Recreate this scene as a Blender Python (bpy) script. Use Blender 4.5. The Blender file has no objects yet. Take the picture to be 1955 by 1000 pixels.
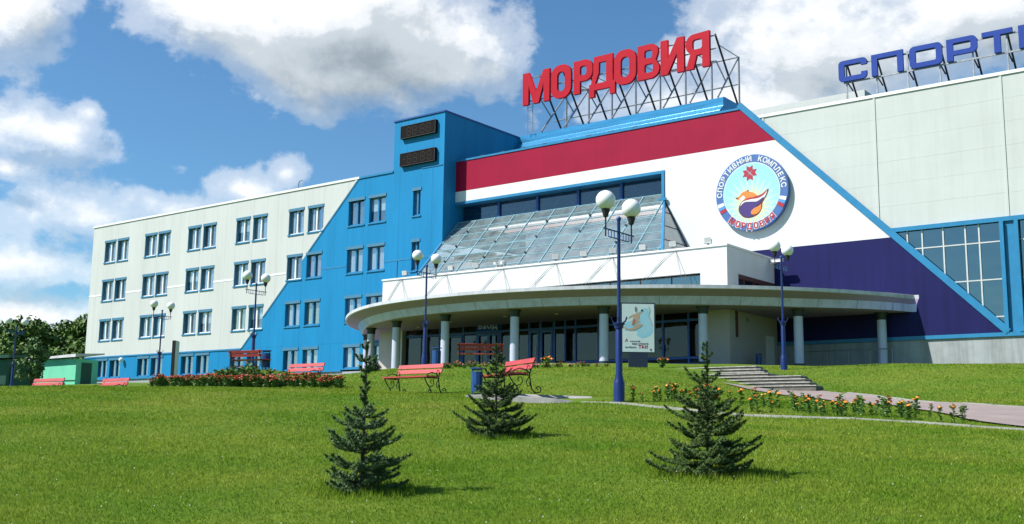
import bpy, bmesh, math, random
import numpy as np
from mathutils import Vector, Matrix, Quaternion
random.seed(7); rng = np.random.default_rng(7)
sc = bpy.context.scene
COL = sc.collection
PI = math.pi

# ------------------------------------------------------------------ camera
FPX, CX, CY = 2081.7, 977.5, 500.0
PITCH, ROLL, YAW = math.radians(9.066), math.radians(.769), math.radians(37.74)
cp, sp = math.cos(PITCH), math.sin(PITCH)
FW = np.array([-math.sin(YAW)*cp, math.cos(YAW)*cp, sp])
R0 = np.array([math.cos(YAW), math.sin(YAW), 0.0]); U0 = np.cross(R0, FW)
RT = R0*math.cos(ROLL)+U0*math.sin(ROLL); UP = -R0*math.sin(ROLL)+U0*math.cos(ROLL)
HV = np.array([-math.sin(YAW), math.cos(YAW), 0.0])
cam = bpy.data.cameras.new('camera'); camo = bpy.data.objects.new('camera', cam); COL.objects.link(camo)
cam.sensor_fit = 'HORIZONTAL'; cam.sensor_width = 36; cam.lens = FPX/1955*36
cam.clip_start = .1; cam.clip_end = 4000
M4 = Matrix.Identity(4)
for i in range(3):
    M4[i][0] = RT[i]; M4[i][1] = UP[i]; M4[i][2] = -FW[i]
camo.matrix_world = M4
sc.camera = camo

# surveyed rays: a point of the photograph carried out to a known plane or distance
def ray(x, y): return FW+RT*(x-CX)/FPX-UP*(y-CY)/FPX
def onY(x, y, Y): d = ray(x, y); return d*Y/d[1]
def onX(x, y, X): d = ray(x, y); return d*X/d[0]
def at(x, y, s): d = ray(x, y); return d*s/(d@HV)

# ------------------------------------------------------------------ light
SUN_AZ, SUN_EL = math.radians(38), math.radians(48)
SDIR = Vector((-math.sin(SUN_AZ)*math.cos(SUN_EL), -math.cos(SUN_AZ)*math.cos(SUN_EL), math.sin(SUN_EL)))
sun = bpy.data.lights.new('sun', 'SUN'); sun.energy = 5.0; sun.angle = math.radians(.53); sun.color = (1, .965, .91)
suno = bpy.data.objects.new('sun', sun); COL.objects.link(suno)
suno.rotation_euler = SDIR.to_track_quat('Z', 'Y').to_euler(); suno.location = SDIR*80
sc.view_settings.view_transform = 'Standard'; sc.view_settings.look = 'None'
sc.view_settings.gamma = 1; sc.view_settings.use_curve_mapping = False
sc.view_settings.exposure = .66
sc.cycles.max_bounces = 8; sc.cycles.transparent_max_bounces = 16
sc.cycles.use_denoising = True

world = bpy.data.worlds.new('World'); sc.world = world; world.use_nodes = True
def build_world():
    nt = world.node_tree; N = nt.nodes; L = nt.links
    N.clear()
    out = N.new('ShaderNodeOutputWorld')
    sky = N.new('ShaderNodeTexSky'); sky.sky_type = 'NISHITA'; sky.sun_disc = False
    sky.sun_elevation = SUN_EL; sky.sun_rotation = math.atan2(SDIR.x, SDIR.y); sky.altitude = 150
    sky.air_density = 1.0; sky.dust_density = .6; sky.ozone_density = 1.6
    bg = N.new('ShaderNodeBackground'); bg.inputs[1].default_value = SKY_STRENGTH
    tint = N.new('ShaderNodeMixRGB'); tint.blend_type = 'MULTIPLY'; tint.inputs[0].default_value = 1
    tint.inputs[2].default_value = SKY_TINT
    L.new(sky.outputs[0], tint.inputs[1]); L.new(tint.outputs[0], bg.inputs[0])
    # cloud density as a group so that it can be asked twice: here and a little towards the sun
    g = bpy.data.node_groups.new('cloud_density', 'ShaderNodeTree')
    g.interface.new_socket('dir', in_out='INPUT', socket_type='NodeSocketVector')
    g.interface.new_socket('density', in_out='OUTPUT', socket_type='NodeSocketFloat')
    gn, gl = g.nodes, g.links
    gi = gn.new('NodeGroupInput'); go = gn.new('NodeGroupOutput')
    def m(op, a, b=None, c=None, clamp=False):
        n = gn.new('ShaderNodeMath'); n.operation = op; n.use_clamp = clamp
        for k, v in enumerate((a, b, c)):
            if v is None: continue
            if isinstance(v, (int, float)): n.inputs[k].default_value = v
            else: gl.new(v, n.inputs[k])
        return n.outputs[0]
    sep = gn.new('ShaderNodeSeparateXYZ'); gl.new(gi.outputs[0], sep.inputs[0])
    # azimuth and elevation in degrees; the seam lies behind the viewer
    c, s = math.cos(YAW), math.sin(YAW)
    fx = m('ADD', m('MULTIPLY', sep.outputs[0], c), m('MULTIPLY', sep.outputs[1], s))
    fy = m('ADD', m('MULTIPLY', sep.outputs[0], -s), m('MULTIPLY', sep.outputs[1], c))
    az = m('MULTIPLY', m('ARCTAN2', fx, fy), 180/PI)
    el = m('MULTIPLY', m('ARCSINE', sep.outputs[2]), 180/PI)
    def noise(scale, detail, rough, stretch=1.0, off=0.0, dist=0.0):
        mp = gn.new('ShaderNodeMapping'); mp.inputs['Scale'].default_value = (1, 1, stretch)
        mp.inputs['Location'].default_value = (off, off*.7, off*.3)
        gl.new(gi.outputs[0], mp.inputs[0])
        t = gn.new('ShaderNodeTexNoise'); t.inputs['Scale'].default_value = scale
        t.inputs['Detail'].default_value = detail; t.inputs['Roughness'].default_value = rough
        t.inputs['Distortion'].default_value = dist
        gl.new(mp.outputs[0], t.inputs['Vector']); return t.outputs['Fac']
    nA = noise(5.5, 8, .58, 1.5, .4, .3)
    nB = noise(17, 6, .62, 1.3, 2.1, .2)
    nC = noise(46, 4, .6, 1.2, 3.3)
    nz = m('ADD', m('ADD', m('MULTIPLY', m('SUBTRACT', nA, .5), 1.9), m('MULTIPLY', m('SUBTRACT', nB, .5), 1.05)), m('MULTIPLY', m('SUBTRACT', nC, .5), .3))
    def deg(px, py):
        d = ray(px, py); d = d/np.linalg.norm(d)
        return (math.degrees(math.atan2(d@R0, d@HV)), math.degrees(math.asin(d[2])))
    # the cumulus of that afternoon: centre, half width, half height, weight
    blobs = [((640, 55), 430, 150, 1.7), ((420, 30), 240, 125, .9), ((880, 70), 180, 115, .8), ((560, 130), 280, 80, .85), ((1000, 60), 70, 60, .5),
             ((40, 10), 165, 130, .95), ((95, 250), 150, 70, .8), ((10, 320), 65, 30, .6), ((170, 215), 50, 42, .6),
             ((470, 365), 115, 55, .8), ((330, 400), 150, 45, .6), ((545, 330), 50, 44, .7), ((350, 320), 38, 20, .28),
             ((150, 420), 250, 75, .65), ((40, 500), 230, 55, .65), ((60, 600), 260, 50, .75),
             ((1640, 80), 340, 150, 1.0), ((1480, 190), 260, 100, .75), ((1850, 20), 240, 110, 1.2), ((1290, 100), 60, 50, .55), ((1470, 0), 120, 50, .5),
             ((1330, 40), 45, 30, .35), ((1230, 190), 170, 60, .5)]
    D = None
    for (p, rx, ry, w) in blobs:
        a0, e0 = deg(*p); k = math.degrees(1/FPX)
        dx = m('MULTIPLY', m('SUBTRACT', az, a0), 1/(rx*k)); dy = m('MULTIPLY', m('SUBTRACT', el, e0), 1/(ry*k))
        r = m('SQRT', m('ADD', m('MULTIPLY', dx, dx), m('MULTIPLY', dy, dy)))
        d = m('MULTIPLY', m('SUBTRACT', 1.0, r), w)
        D = d if D is None else m('SMOOTH_MAX', D, d, .25)
    # the rest of the sky carries the same broken cumulus
    far = noise(2.6, 3, .5, 1.7, 5.3)
    wide = m('MULTIPLY', m('SUBTRACT', far, .62), 5.0)
    side = m('MULTIPLY', m('SUBTRACT', m('ABSOLUTE', az), 30), .08, clamp=True)
    high = m('MULTIPLY', m('SUBTRACT', el, 25), .08, clamp=True)
    mask = m('MAXIMUM', side, high)
    W2 = m('SUBTRACT', m('ADD', wide, mask), 1.0)
    W2 = m('MINIMUM', W2, m('SUBTRACT', m('MULTIPLY', mask, 2.2), 1.2))
    D = m('MAXIMUM', D, W2)
    D = m('ADD', m('MAXIMUM', D, -1.0), nz)
    gl.new(D, go.inputs[0])
    tc = N.new('ShaderNodeTexCoord')
    def dens(vec):
        n = N.new('ShaderNodeGroup'); n.node_tree = g; L.new(vec, n.inputs[0]); return n.outputs[0]
    nrm = N.new('ShaderNodeVectorMath'); nrm.operation = 'NORMALIZE'; L.new(tc.outputs['Generated'], nrm.inputs[0])
    d0 = dens(nrm.outputs[0])
    add = N.new('ShaderNodeVectorMath'); add.operation = 'ADD'; L.new(nrm.outputs[0], add.inputs[0])
    up = Vector((0, 0, 1))*.03+Vector(RT)*(-.018); add.inputs[1].default_value = up
    n2 = N.new('ShaderNodeVectorMath'); n2.operation = 'NORMALIZE'; L.new(add.outputs[0], n2.inputs[0])
    d1 = dens(n2.outputs[0])
    def wm(op, a, b=None, clamp=False):
        n = N.new('ShaderNodeMath'); n.operation = op; n.use_clamp = clamp
        for k, v in enumerate((a, b)):
            if v is None: continue
            if isinstance(v, (int, float)): n.inputs[k].default_value = v
            else: L.new(v, n.inputs[k])
        return n.outputs[0]
    def ramp(v, stops):
        r = N.new('ShaderNodeValToRGB'); L.new(v, r.inputs[0]); r.color_ramp.interpolation = 'EASE'
        while len(r.color_ramp.elements) < len(stops): r.color_ramp.elements.new(.5)
        for e, (p, c) in zip(r.color_ramp.elements, stops): e.position = p; e.color = (*c, 1)
        return r.outputs[0]
    cov = ramp(d0, [(0.0, (0, 0, 0)), (.25, (.42,)*3), (.75, (1, 1, 1))])
    # self shading: thick water above a spot keeps the light off it
    thick = wm('ADD', wm('MULTIPLY', d0, .47), wm('MULTIPLY', wm('SUBTRACT', d1, d0), .8), clamp=True)
    colr = ramp(thick, [(.05, (.92, .94, .95)), (.20, (.77, .81, .85)), (.38, (.54, .60, .655)), (.98, (.28, .345, .40))])
    bgc = N.new('ShaderNodeBackground'); bgc.inputs[1].default_value = CLOUD_STRENGTH; L.new(colr, bgc.inputs[0])
    mix = N.new('ShaderNodeMixShader'); L.new(cov, mix.inputs[0]); L.new(bg.outputs[0], mix.inputs[1]); L.new(bgc.outputs[0], mix.inputs[2])
    L.new(mix.outputs[0], out.inputs[0])
SKY_STRENGTH = .080; SKY_TINT = (.60, .95, 1.14, 1); CLOUD_STRENGTH = .74
build_world()
world.cycles.sampling_method = 'MANUAL'; world.cycles.sample_map_resolution = 512

# ------------------------------------------------------------------ materials
MAT = {}
def srgb(r, g, b):
    f = lambda c: (c/255/12.92) if c/255 <= .04045 else ((c/255+.055)/1.055)**2.4
    return (f(r), f(g), f(b))
def mat(name, col, rough=.6, metal=0, var=.12, scale=2.0, bump=0.0, bscale=40, spec=.5, stretch=(1, 1, 1), col2=None, coord='Object', streak=0.0):
    if name in MAT: return MAT[name]
    m = bpy.data.materials.new(name); m.use_nodes = True; nt = m.node_tree; N, L = nt.nodes, nt.links
    b = N['Principled BSDF']; b.inputs['Roughness'].default_value = rough; b.inputs['Metallic'].default_value = metal
    b.inputs['Specular IOR Level'].default_value = spec
    tc = N.new('ShaderNodeTexCoord'); mp = N.new('ShaderNodeMapping'); mp.inputs['Scale'].default_value = stretch
    L.new(tc.outputs[coord], mp.inputs[0])
    n = N.new('ShaderNodeTexNoise'); n.inputs['Scale'].default_value = scale; n.inputs['Detail'].default_value = 6; n.inputs['Roughness'].default_value = .65
    L.new(mp.outputs[0], n.inputs['Vector'])
    r = N.new('ShaderNodeValToRGB'); L.new(n.outputs['Fac'], r.inputs[0])
    r.color_ramp.elements[0].position = .3; r.color_ramp.elements[1].position = .7
    c1 = col2 or tuple(max(0, c*(1-var)) for c in col)
    r.color_ramp.elements[0].color = (*c1, 1); r.color_ramp.elements[1].color = (*[min(1, c*(1+var*.4)) for c in col], 1)
    L.new(r.outputs[0], b.inputs['Base Color'])
    if streak:
        m2 = N.new('ShaderNodeMapping'); m2.inputs['Scale'].default_value = (3.2, 3.2, .16); L.new(tc.outputs['Object'], m2.inputs[0])
        n2 = N.new('ShaderNodeTexNoise'); n2.inputs['Scale'].default_value = 1.0; n2.inputs['Detail'].default_value = 7; n2.inputs['Roughness'].default_value = .7; L.new(m2.outputs[0], n2.inputs['Vector'])
        r2 = N.new('ShaderNodeValToRGB'); L.new(n2.outputs['Fac'], r2.inputs[0]); r2.color_ramp.elements[0].position = .33; r2.color_ramp.elements[0].color = (1-streak, 1-streak*1.02, 1-streak*1.1, 1); r2.color_ramp.elements[1].position = .55; r2.color_ramp.elements[1].color = (1, 1, 1, 1)
        mm_ = N.new('ShaderNodeMixRGB'); mm_.blend_type = 'MULTIPLY'; mm_.inputs[0].default_value = 1; L.new(r.outputs[0], mm_.inputs[1]); L.new(r2.outputs[0], mm_.inputs[2]); L.new(mm_.outputs[0], b.inputs['Base Color'])
    if bump:
        n3 = N.new('ShaderNodeTexNoise'); n3.inputs['Scale'].default_value = bscale; n3.inputs['Detail'].default_value = 4
        L.new(tc.outputs['Object'], n3.inputs['Vector'])
        bp = N.new('ShaderNodeBump'); bp.inputs['Strength'].default_value = bump; bp.inputs['Distance'].default_value = .02
        L.new(n3.outputs['Fac'], bp.inputs['Height']); L.new(bp.outputs[0], b.inputs['Normal'])
    MAT[name] = m; return m
def glassmat(name, tint, refl=.12, dust=0.0, dustcol=(.4, .42, .42), rough=.02, wav=.0, k=.45, gcol=(.95, .97, 1)):
    m = bpy.data.materials.new(name); m.use_nodes = True; nt = m.node_tree; N, L = nt.nodes, nt.links
    N.clear(); out = N.new('ShaderNodeOutputMaterial')
    tr = N.new('ShaderNodeBsdfTransparent'); tr.inputs[0].default_value = (*tint, 1)
    gl = N.new('ShaderNodeBsdfGlossy'); gl.inputs['Roughness'].default_value = rough; gl.inputs[0].default_value = (*gcol, 1)
    lw = N.new('ShaderNodeLayerWeight'); lw.inputs[0].default_value = .35
    ad = N.new('ShaderNodeMath'); ad.operation = 'MULTIPLY_ADD'; L.new(lw.outputs['Facing'], ad.inputs[0]); ad.inputs[1].default_value = k; ad.inputs[2].default_value = refl; ad.use_clamp = True
    mx = N.new('ShaderNodeMixShader'); L.new(ad.outputs[0], mx.inputs[0]); L.new(tr.outputs[0], mx.inputs[1]); L.new(gl.outputs[0], mx.inputs[2])
    last = mx.outputs[0]
    tc = N.new('ShaderNodeTexCoord')
    if wav:
        n = N.new('ShaderNodeTexNoise'); n.inputs['Scale'].default_value = .9; n.inputs['Detail'].default_value = 1; L.new(tc.outputs['Object'], n.inputs['Vector'])
        bp = N.new('ShaderNodeBump'); bp.inputs['Strength'].default_value = wav; bp.inputs['Distance'].default_value = .05; L.new(n.outputs['Fac'], bp.inputs['Height']); L.new(bp.outputs[0], gl.inputs['Normal'])
    if dust:
        df = N.new('ShaderNodeBsdfDiffuse'); df.inputs[0].default_value = (*dustcol, 1)
        n = N.new('ShaderNodeTexNoise'); n.inputs['Scale'].default_value = 1.3; n.inputs['Detail'].default_value = 5; L.new(tc.outputs['Object'], n.inputs['Vector'])
        mu = N.new('ShaderNodeMath'); mu.operation = 'MULTIPLY'; mu.inputs[1].default_value = dust*2; L.new(n.outputs['Fac'], mu.inputs[0])
        m2 = N.new('ShaderNodeMixShader'); L.new(mu.outputs[0], m2.inputs[0]); L.new(last, m2.inputs[1]); L.new(df.outputs[0], m2.inputs[2]); last = m2.outputs[0]
    L.new(last, out.inputs[0]); MAT[name] = m; return m

CREAM = mat('cream_cladding', (.50, .515, .495), .55, var=.09, spec=.2, scale=.35, stretch=(1, 1, .25), streak=0.06)
HALLCREAM = mat('pale_green_cladding', (.48, .505, .485), .55, var=.08, spec=.2, scale=.3, stretch=(.4, 1, 1), streak=0.06)
WHITE = mat('white_cladding', (.62, .63, .62), .5, var=.05, scale=.5, streak=0.05)
PAINTW = mat('white_paint', (.72, .72, .70), .45, var=.08, scale=3)
BLUE = mat('bright_blue_cladding', (.011, .20, .42), .5, var=.12, spec=.15, scale=.4, stretch=(1, 1, .3), streak=0.10)
BLUETRIM = mat('blue_trim', (.025, .19, .37), .4, spec=.3, var=.15, scale=2)
DKBLUE = mat('dark_blue_paint', (.012, .07, .26), .4, var=.2, scale=3)
POLEBLUE = mat('pole_blue_enamel', (.006, .020, .12), .32, var=.25, scale=5)
RED = mat('raspberry_cladding', (.28, .007, .034), .5, spec=.12, var=.12, scale=.5, streak=0.07)
SIGNRED = mat('sign_red', (.39, .006, .018), .5, spec=.12, var=.12, scale=1.2)
SIGNBLUE = mat('sign_blue', (.018, .05, .27), .5, spec=.15, var=.12, scale=1.2)
INDIGO = mat('indigo_cladding', (.012, .013, .082), .55, spec=.12, var=.12, scale=.5, streak=0.2)
PLINTH = mat('grey_plinth', (.30, .325, .335), .8, var=.16, scale=1.5, bump=.15, streak=0.3)
CONC = mat('pale_concrete', (.33, .32, .29), .85, var=.3, scale=4, bump=.35, bscale=25)
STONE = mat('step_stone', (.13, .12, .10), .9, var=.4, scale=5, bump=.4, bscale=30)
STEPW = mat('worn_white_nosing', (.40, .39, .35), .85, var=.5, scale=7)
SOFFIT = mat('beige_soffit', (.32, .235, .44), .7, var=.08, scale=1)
CANGREY = mat('canopy_grey_metal', (.54, .54, .86), .3, metal=.0, var=.12, scale=1.2, streak=0.25)
LIPW = mat('canopy_white_lip', (.52, .53, .57), .4, var=.1, scale=2, streak=0.25)
COLUMN = mat('column_grey_paint', (.50, .52, .66), .4, var=.1, scale=2, streak=0.2)
COLDARK = mat('column_dark_cap', (.02, .03, .05), .5)
BEIGEW = mat('vestibule_wall', (.44, .40, .385), .6, var=.1, scale=.6)
STEEL = mat('galvanised_steel', (.30, .31, .32), .45, metal=.6, var=.35, scale=6)
DKSTEEL = mat('dark_steel', (.035, .035, .045), .5, metal=.4, var=.3, scale=5)
IRON = mat('black_wrought_iron', (.012, .012, .014), .45, metal=.3)
BENCHRED = mat('bench_red_paint', (.45, .05, .05), .5, var=.38, scale=3, stretch=(.3, 4, 4))
BINBLUE = mat('bin_blue_paint', (.012, .065, .23), .4, var=.25, scale=4)
GLOBE = mat('opal_globe', (.80, .80, .80), .18, var=.04, scale=4)
BLACK = mat('matt_black', (.012, .012, .014), .6)
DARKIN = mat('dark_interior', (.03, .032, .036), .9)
DISPLAY = mat('display_black', (.010, .009, .009), .8, spec=.08)
SEG = mat('unlit_segment', (.035, .026, .024), .7, spec=.1)
CURT = mat('grey_curtain', (.60, .59, .60), .9, var=.3, scale=2.2, stretch=(4, 1, .2))
CURT2 = mat('yellow_green_curtain', (.50, .47, .25), .9, var=.35, scale=3, stretch=(5, 1, .15))
CURT3 = mat('rose_curtain', (.45, .33, .33), .9, var=.35, scale=3, stretch=(5, 1, .15))
CURT4 = mat('dim_curtain', (.17, .165, .16), .9, var=.4, scale=3, stretch=(5, 1, .15))
GLASS = glassmat('window_glass', (.86, .9, .92), .10, wav=.15)
HALLGLASS = glassmat('hall_dark_glass', (.05, .08, .08), .24, rough=.03, wav=.25, k=.42, gcol=(.80, .94, .92))
ATRGLASS = glassmat('dusty_roof_glass', (.62, .70, .70), .12, dust=.2, dustcol=(.40, .48, .48))
DOORGLASS = glassmat('door_glass', (.45, .46, .45), .03, wav=.1, k=.16, gcol=(.9, .85, .78))
CLERGLASS = glassmat('clerestory_glass', (.62, .68, .75), .05, wav=.1, k=.22)
POSTERW = mat('poster_paper', (.58, .68, .66), .5, var=.08, scale=4)
POSTERB = mat('poster_sky_blue', (.17, .46, .60), .5, var=.35, scale=5, col2=(.38, .58, .62))
ORANGE = mat('fox_orange', (.78, .20, .03), .5)
CRIMSON = mat('crimson_print', (.36, .010, .03), .5)
PURPLE = mat('deep_violet_print', (.045, .018, .15), .5)
RINGBLUE = mat('emblem_ring_blue', (.05, .13, .38), .45)
TAN = mat('poster_tan', (.45, .33, .22), .6)
SHEDG = mat('shed_mint_paint', (.16, .62, .40), .7, var=.15, scale=1)
SHEDD = mat('shed_dark_green', (.015, .09, .06), .7, var=.2, scale=1)
SLATE = mat('shed_slate_roof', (.60, .60, .60), .8, var=.3, scale=2)
PAVE = mat('pink_paving', (.26, .205, .19), .85, var=.22, scale=1.2, bump=.2, bscale=30)
WOOD = mat('tree_bark', (.07, .05, .035), .9, var=.4, scale=8)

# ------------------------------------------------------------------ mesh helpers
class MB:
    def __init__(s): s.v = []; s.f = []; s.mi = []
    def add(s, vs, fs, mi=0):
        o = len(s.v); s.v += [tuple(map(float, p)) for p in vs]
        s.f += [tuple(i+o for i in f) for f in fs]; s.mi += [mi]*len(fs); return s
    def box(s, x0, x1, y0, y1, z0, z1, mi=0):
        vs = [(x, y, z) for z in (z0, z1) for y in (y0, y1) for x in (x0, x1)]
        return s.add(vs, [(0, 2, 3, 1), (4, 5, 7, 6), (0, 1, 5, 4), (2, 6, 7, 3), (0, 4, 6, 2), (1, 3, 7, 5)], mi)
    def prism(s, poly, y0, y1, mi=0):        # polygon in XZ, pushed along Y
        n = len(poly)
        a = sum(poly[i][0]*poly[(i+1) % n][1]-poly[(i+1) % n][0]*poly[i][1] for i in range(n))
        if a < 0: poly = poly[::-1]
        vs = [(x, y0, z) for x, z in poly]+[(x, y1, z) for x, z in poly]
        fs = [tuple(range(n)), tuple(range(2*n-1, n-1, -1))]+[(i+n, (i+1) % n+n, (i+1) % n, i) for i in range(n)]
        return s.add(vs, fs, mi)
    def slab(s, poly, z0, z1, mi=0):         # polygon in XY, pushed along Z
        n = len(poly)
        a = sum(poly[i][0]*poly[(i+1) % n][1]-poly[(i+1) % n][0]*poly[i][1] for i in range(n))
        if a < 0: poly = poly[::-1]
        z0s = z0 if hasattr(z0, '__len__') else [z0]*n; z1s = z1 if hasattr(z1, '__len__') else [z1]*n
        vs = [(p[0], p[1], z) for p, z in zip(poly, z0s)]+[(p[0], p[1], z) for p, z in zip(poly, z1s)]
        fs = [tuple(range(n-1, -1, -1)), tuple(range(n, 2*n))]+[(i, (i+1) % n, (i+1) % n+n, i+n) for i in range(n)]
        return s.add(vs, fs, mi)
    def tube(s, pts, r, n=6, mi=0, caps=True):
        pts = [Vector(p) for p in pts]; k = len(pts); rs = r if hasattr(r, '__len__') else [r]*k
        o = len(s.v); t0 = (pts[1]-pts[0]).normalized()
        a = t0.orthogonal().normalized(); vs = []; fs = []
        for i in range(k):
            t = (pts[min(i+1, k-1)]-pts[max(i-1, 0)]).normalized()
            a = (a-t*a.dot(t)); a = a.normalized() if a.length > 1e-6 else t.orthogonal().normalized(); b = t.cross(a)
            for j in range(n):
                w = 2*PI*j/n; vs.append(pts[i]+(a*math.cos(w)+b*math.sin(w))*rs[i])
        for i in range(k-1):
            for j in range(n): fs.append((i*n+j, i*n+(j+1) % n, (i+1)*n+(j+1) % n, (i+1)*n+j))
        if caps: fs += [tuple(range(n-1, -1, -1)), tuple((k-1)*n+j for j in range(n))]
        return s.add(vs, fs, mi)
    def lathe(s, prof, n=16, c=(0, 0, 0), mi=0, a0=0, a1=2*PI, closed=True):
        vs = []; fs = []; k = len(prof); m = n if closed else n+1
        for j in range(m):
            w = a0+(a1-a0)*j/n
            for r, z in prof: vs.append((c[0]+r*math.cos(w), c[1]+r*math.sin(w), c[2]+z))
        for j in range(n):
            j2 = (j+1) % m
            for i in range(k-1): fs.append((j*k+i, j2*k+i, j2*k+i+1, j*k+i+1))
        return s.add(vs, fs, mi)
    def ball(s, c, r, n=16, mi=0, sz=1):
        return s.lathe([(max(1e-4, r*math.sin(PI*i/n)), -r*sz*math.cos(PI*i/n)) for i in range(n+1)], n*2, c, mi)
    def mesh(s, name, mats, loc=(0, 0, 0), smooth=False, fix=True):
        me = bpy.data.meshes.new(name)
        v = np.array(s.v)-np.array(loc, float)
        me.from_pydata([tuple(p) for p in v], [], s.f)
        for m in (mats if isinstance(mats, (list, tuple)) else [mats]): me.materials.append(m)
        if len(me.materials) > 1: me.polygons.foreach_set('material_index', s.mi)
        if fix:
            bm = bmesh.new(); bm.from_mesh(me); bmesh.ops.recalc_face_normals(bm, faces=bm.faces); bm.to_mesh(me); bm.free()
        if smooth is True: me.polygons.foreach_set('use_smooth', [True]*len(me.polygons))
        elif smooth:
            me.polygons.foreach_set('use_smooth', [True]*len(me.polygons)); me.set_sharp_from_angle(angle=math.radians(smooth))
        me.update(); return me
    def build(s, name, mats, parent=None, loc=(0, 0, 0), smooth=False, fix=True):
        # vertices are given in the parent's frame when loc stays 0
        return link(name, s.mesh(name, mats, loc, smooth, fix), parent, loc)
def link(name, me, parent=None, loc=(0, 0, 0), rot=(0, 0, 0)):
    o = bpy.data.objects.new(name, me); COL.objects.link(o); o.location = loc; o.rotation_euler = rot
    if parent is not None: o.parent = parent
    return o
def tag(o, label=None, cat=None, group=None, kind=None):
    if label: o['label'] = label
    if cat: o['category'] = cat
    if group: o['group'] = group
    if kind: o['kind'] = kind
    return o
def thing(name, loc, label, cat, group=None, rz=0):
    o = bpy.data.objects.new(name, None); COL.objects.link(o); o.location = loc; o.rotation_euler = (0, 0, rz)
    o.empty_display_size = .2
    return tag(o, label, cat, group)
def copy_tree(o, parent=None):
    c = o.copy(); COL.objects.link(c)
    if parent is not None: c.parent = parent
    for ch in list(o.children): copy_tree(ch, c)
    return c
class World(MB):
    """mesh builder in world coordinates for the children of an unrotated thing"""
    def __init__(s, parent): super().__init__(); s.p = parent
    def part(s, name, mats, smooth=False, parent=None, fix=True):
        par = parent or s.p; off = Vector((0, 0, 0)); q = par
        while q is not None: off += q.location; q = q.parent
        o = link(name, s.mesh(name, mats, off, smooth, fix), par); return o
def clip(poly, a, b, c):        # keep a*x+b*z >= c
    out = []
    for i in range(len(poly)):
        p, q = poly[i], poly[(i+1) % len(poly)]
        dp, dq = a*p[0]+b*p[1]-c, a*q[0]+b*q[1]-c
        if dp >= 0: out.append(p)
        if dp*dq < 0:
            t = dp/(dp-dq); out.append((p[0]+(q[0]-p[0])*t, p[1]+(q[1]-p[1])*t))
    return out
def parea(p): return abs(sum(p[i][0]*p[(i+1) % len(p)][1]-p[(i+1) % len(p)][0]*p[i][1] for i in range(len(p)))/2) if len(p) > 2 else 0
def rect(x0, x1, z0, z1): return [(x0, z0), (x1, z0), (x1, z1), (x0, z1)]
def strip(a, b, w):             # a band of width w along a-b in a plane
    a, b = Vector(a), Vector(b); n = (b-a).normalized(); n = Vector((-n.y, n.x))*w/2
    return [tuple(a+n), tuple(a-n), tuple(b-n), tuple(b+n)]
def curve_mesh(name, splines, depth):   # closed outlines with holes -> solid letters lying in XZ, front at y=0
    c = bpy.data.curves.new(name, 'CURVE'); c.dimensions = '2D'; c.fill_mode = 'BOTH'; c.extrude = depth/2
    for sp_ in splines:
        s = c.splines.new('POLY'); s.points.add(len(sp_)-1); s.use_cyclic_u = True
        for p, q in zip(s.points, sp_): p.co = (q[0], q[1], 0, 1)
    return _curve_to_mesh(name, c, depth)
def _curve_to_mesh(name, c, depth):
    o = bpy.data.objects.new(name, c); COL.objects.link(o)
    dg = bpy.context.evaluated_depsgraph_get(); dg.update()
    me = bpy.data.meshes.new_from_object(o.evaluated_get(dg)); bpy.data.objects.remove(o); bpy.data.curves.remove(c)
    me.name = name
    me.transform(Matrix(((1, 0, 0, 0), (0, 0, -1, depth/2), (0, 1, 0, 0), (0, 0, 0, 1))))
    return me
def text_mesh(name, body, size, depth=.006, bold=0.0, align='CENTER', sx=1):
    c = bpy.data.curves.new(name, 'FONT'); c.body = body; c.size = size; c.extrude = depth/2; c.offset = bold; c.align_x = align; c.resolution_u = 3
    me = _curve_to_mesh(name, c, depth)
    if sx != 1: me.transform(Matrix.Diagonal((sx, 1, 1, 1)))
    return me
def rrect(x0, y0, x1, y1, r, n=6):
    pts = []
    for cx, cy, a in ((x1-r, y1-r, 0), (x0+r, y1-r, 90), (x0+r, y0+r, 180), (x1-r, y0+r, 270)):
        for i in range(n+1):
            w = math.radians(a+90*i/n); pts.append((cx+r*math.cos(w), cy+r*math.sin(w)))
    return pts

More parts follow.
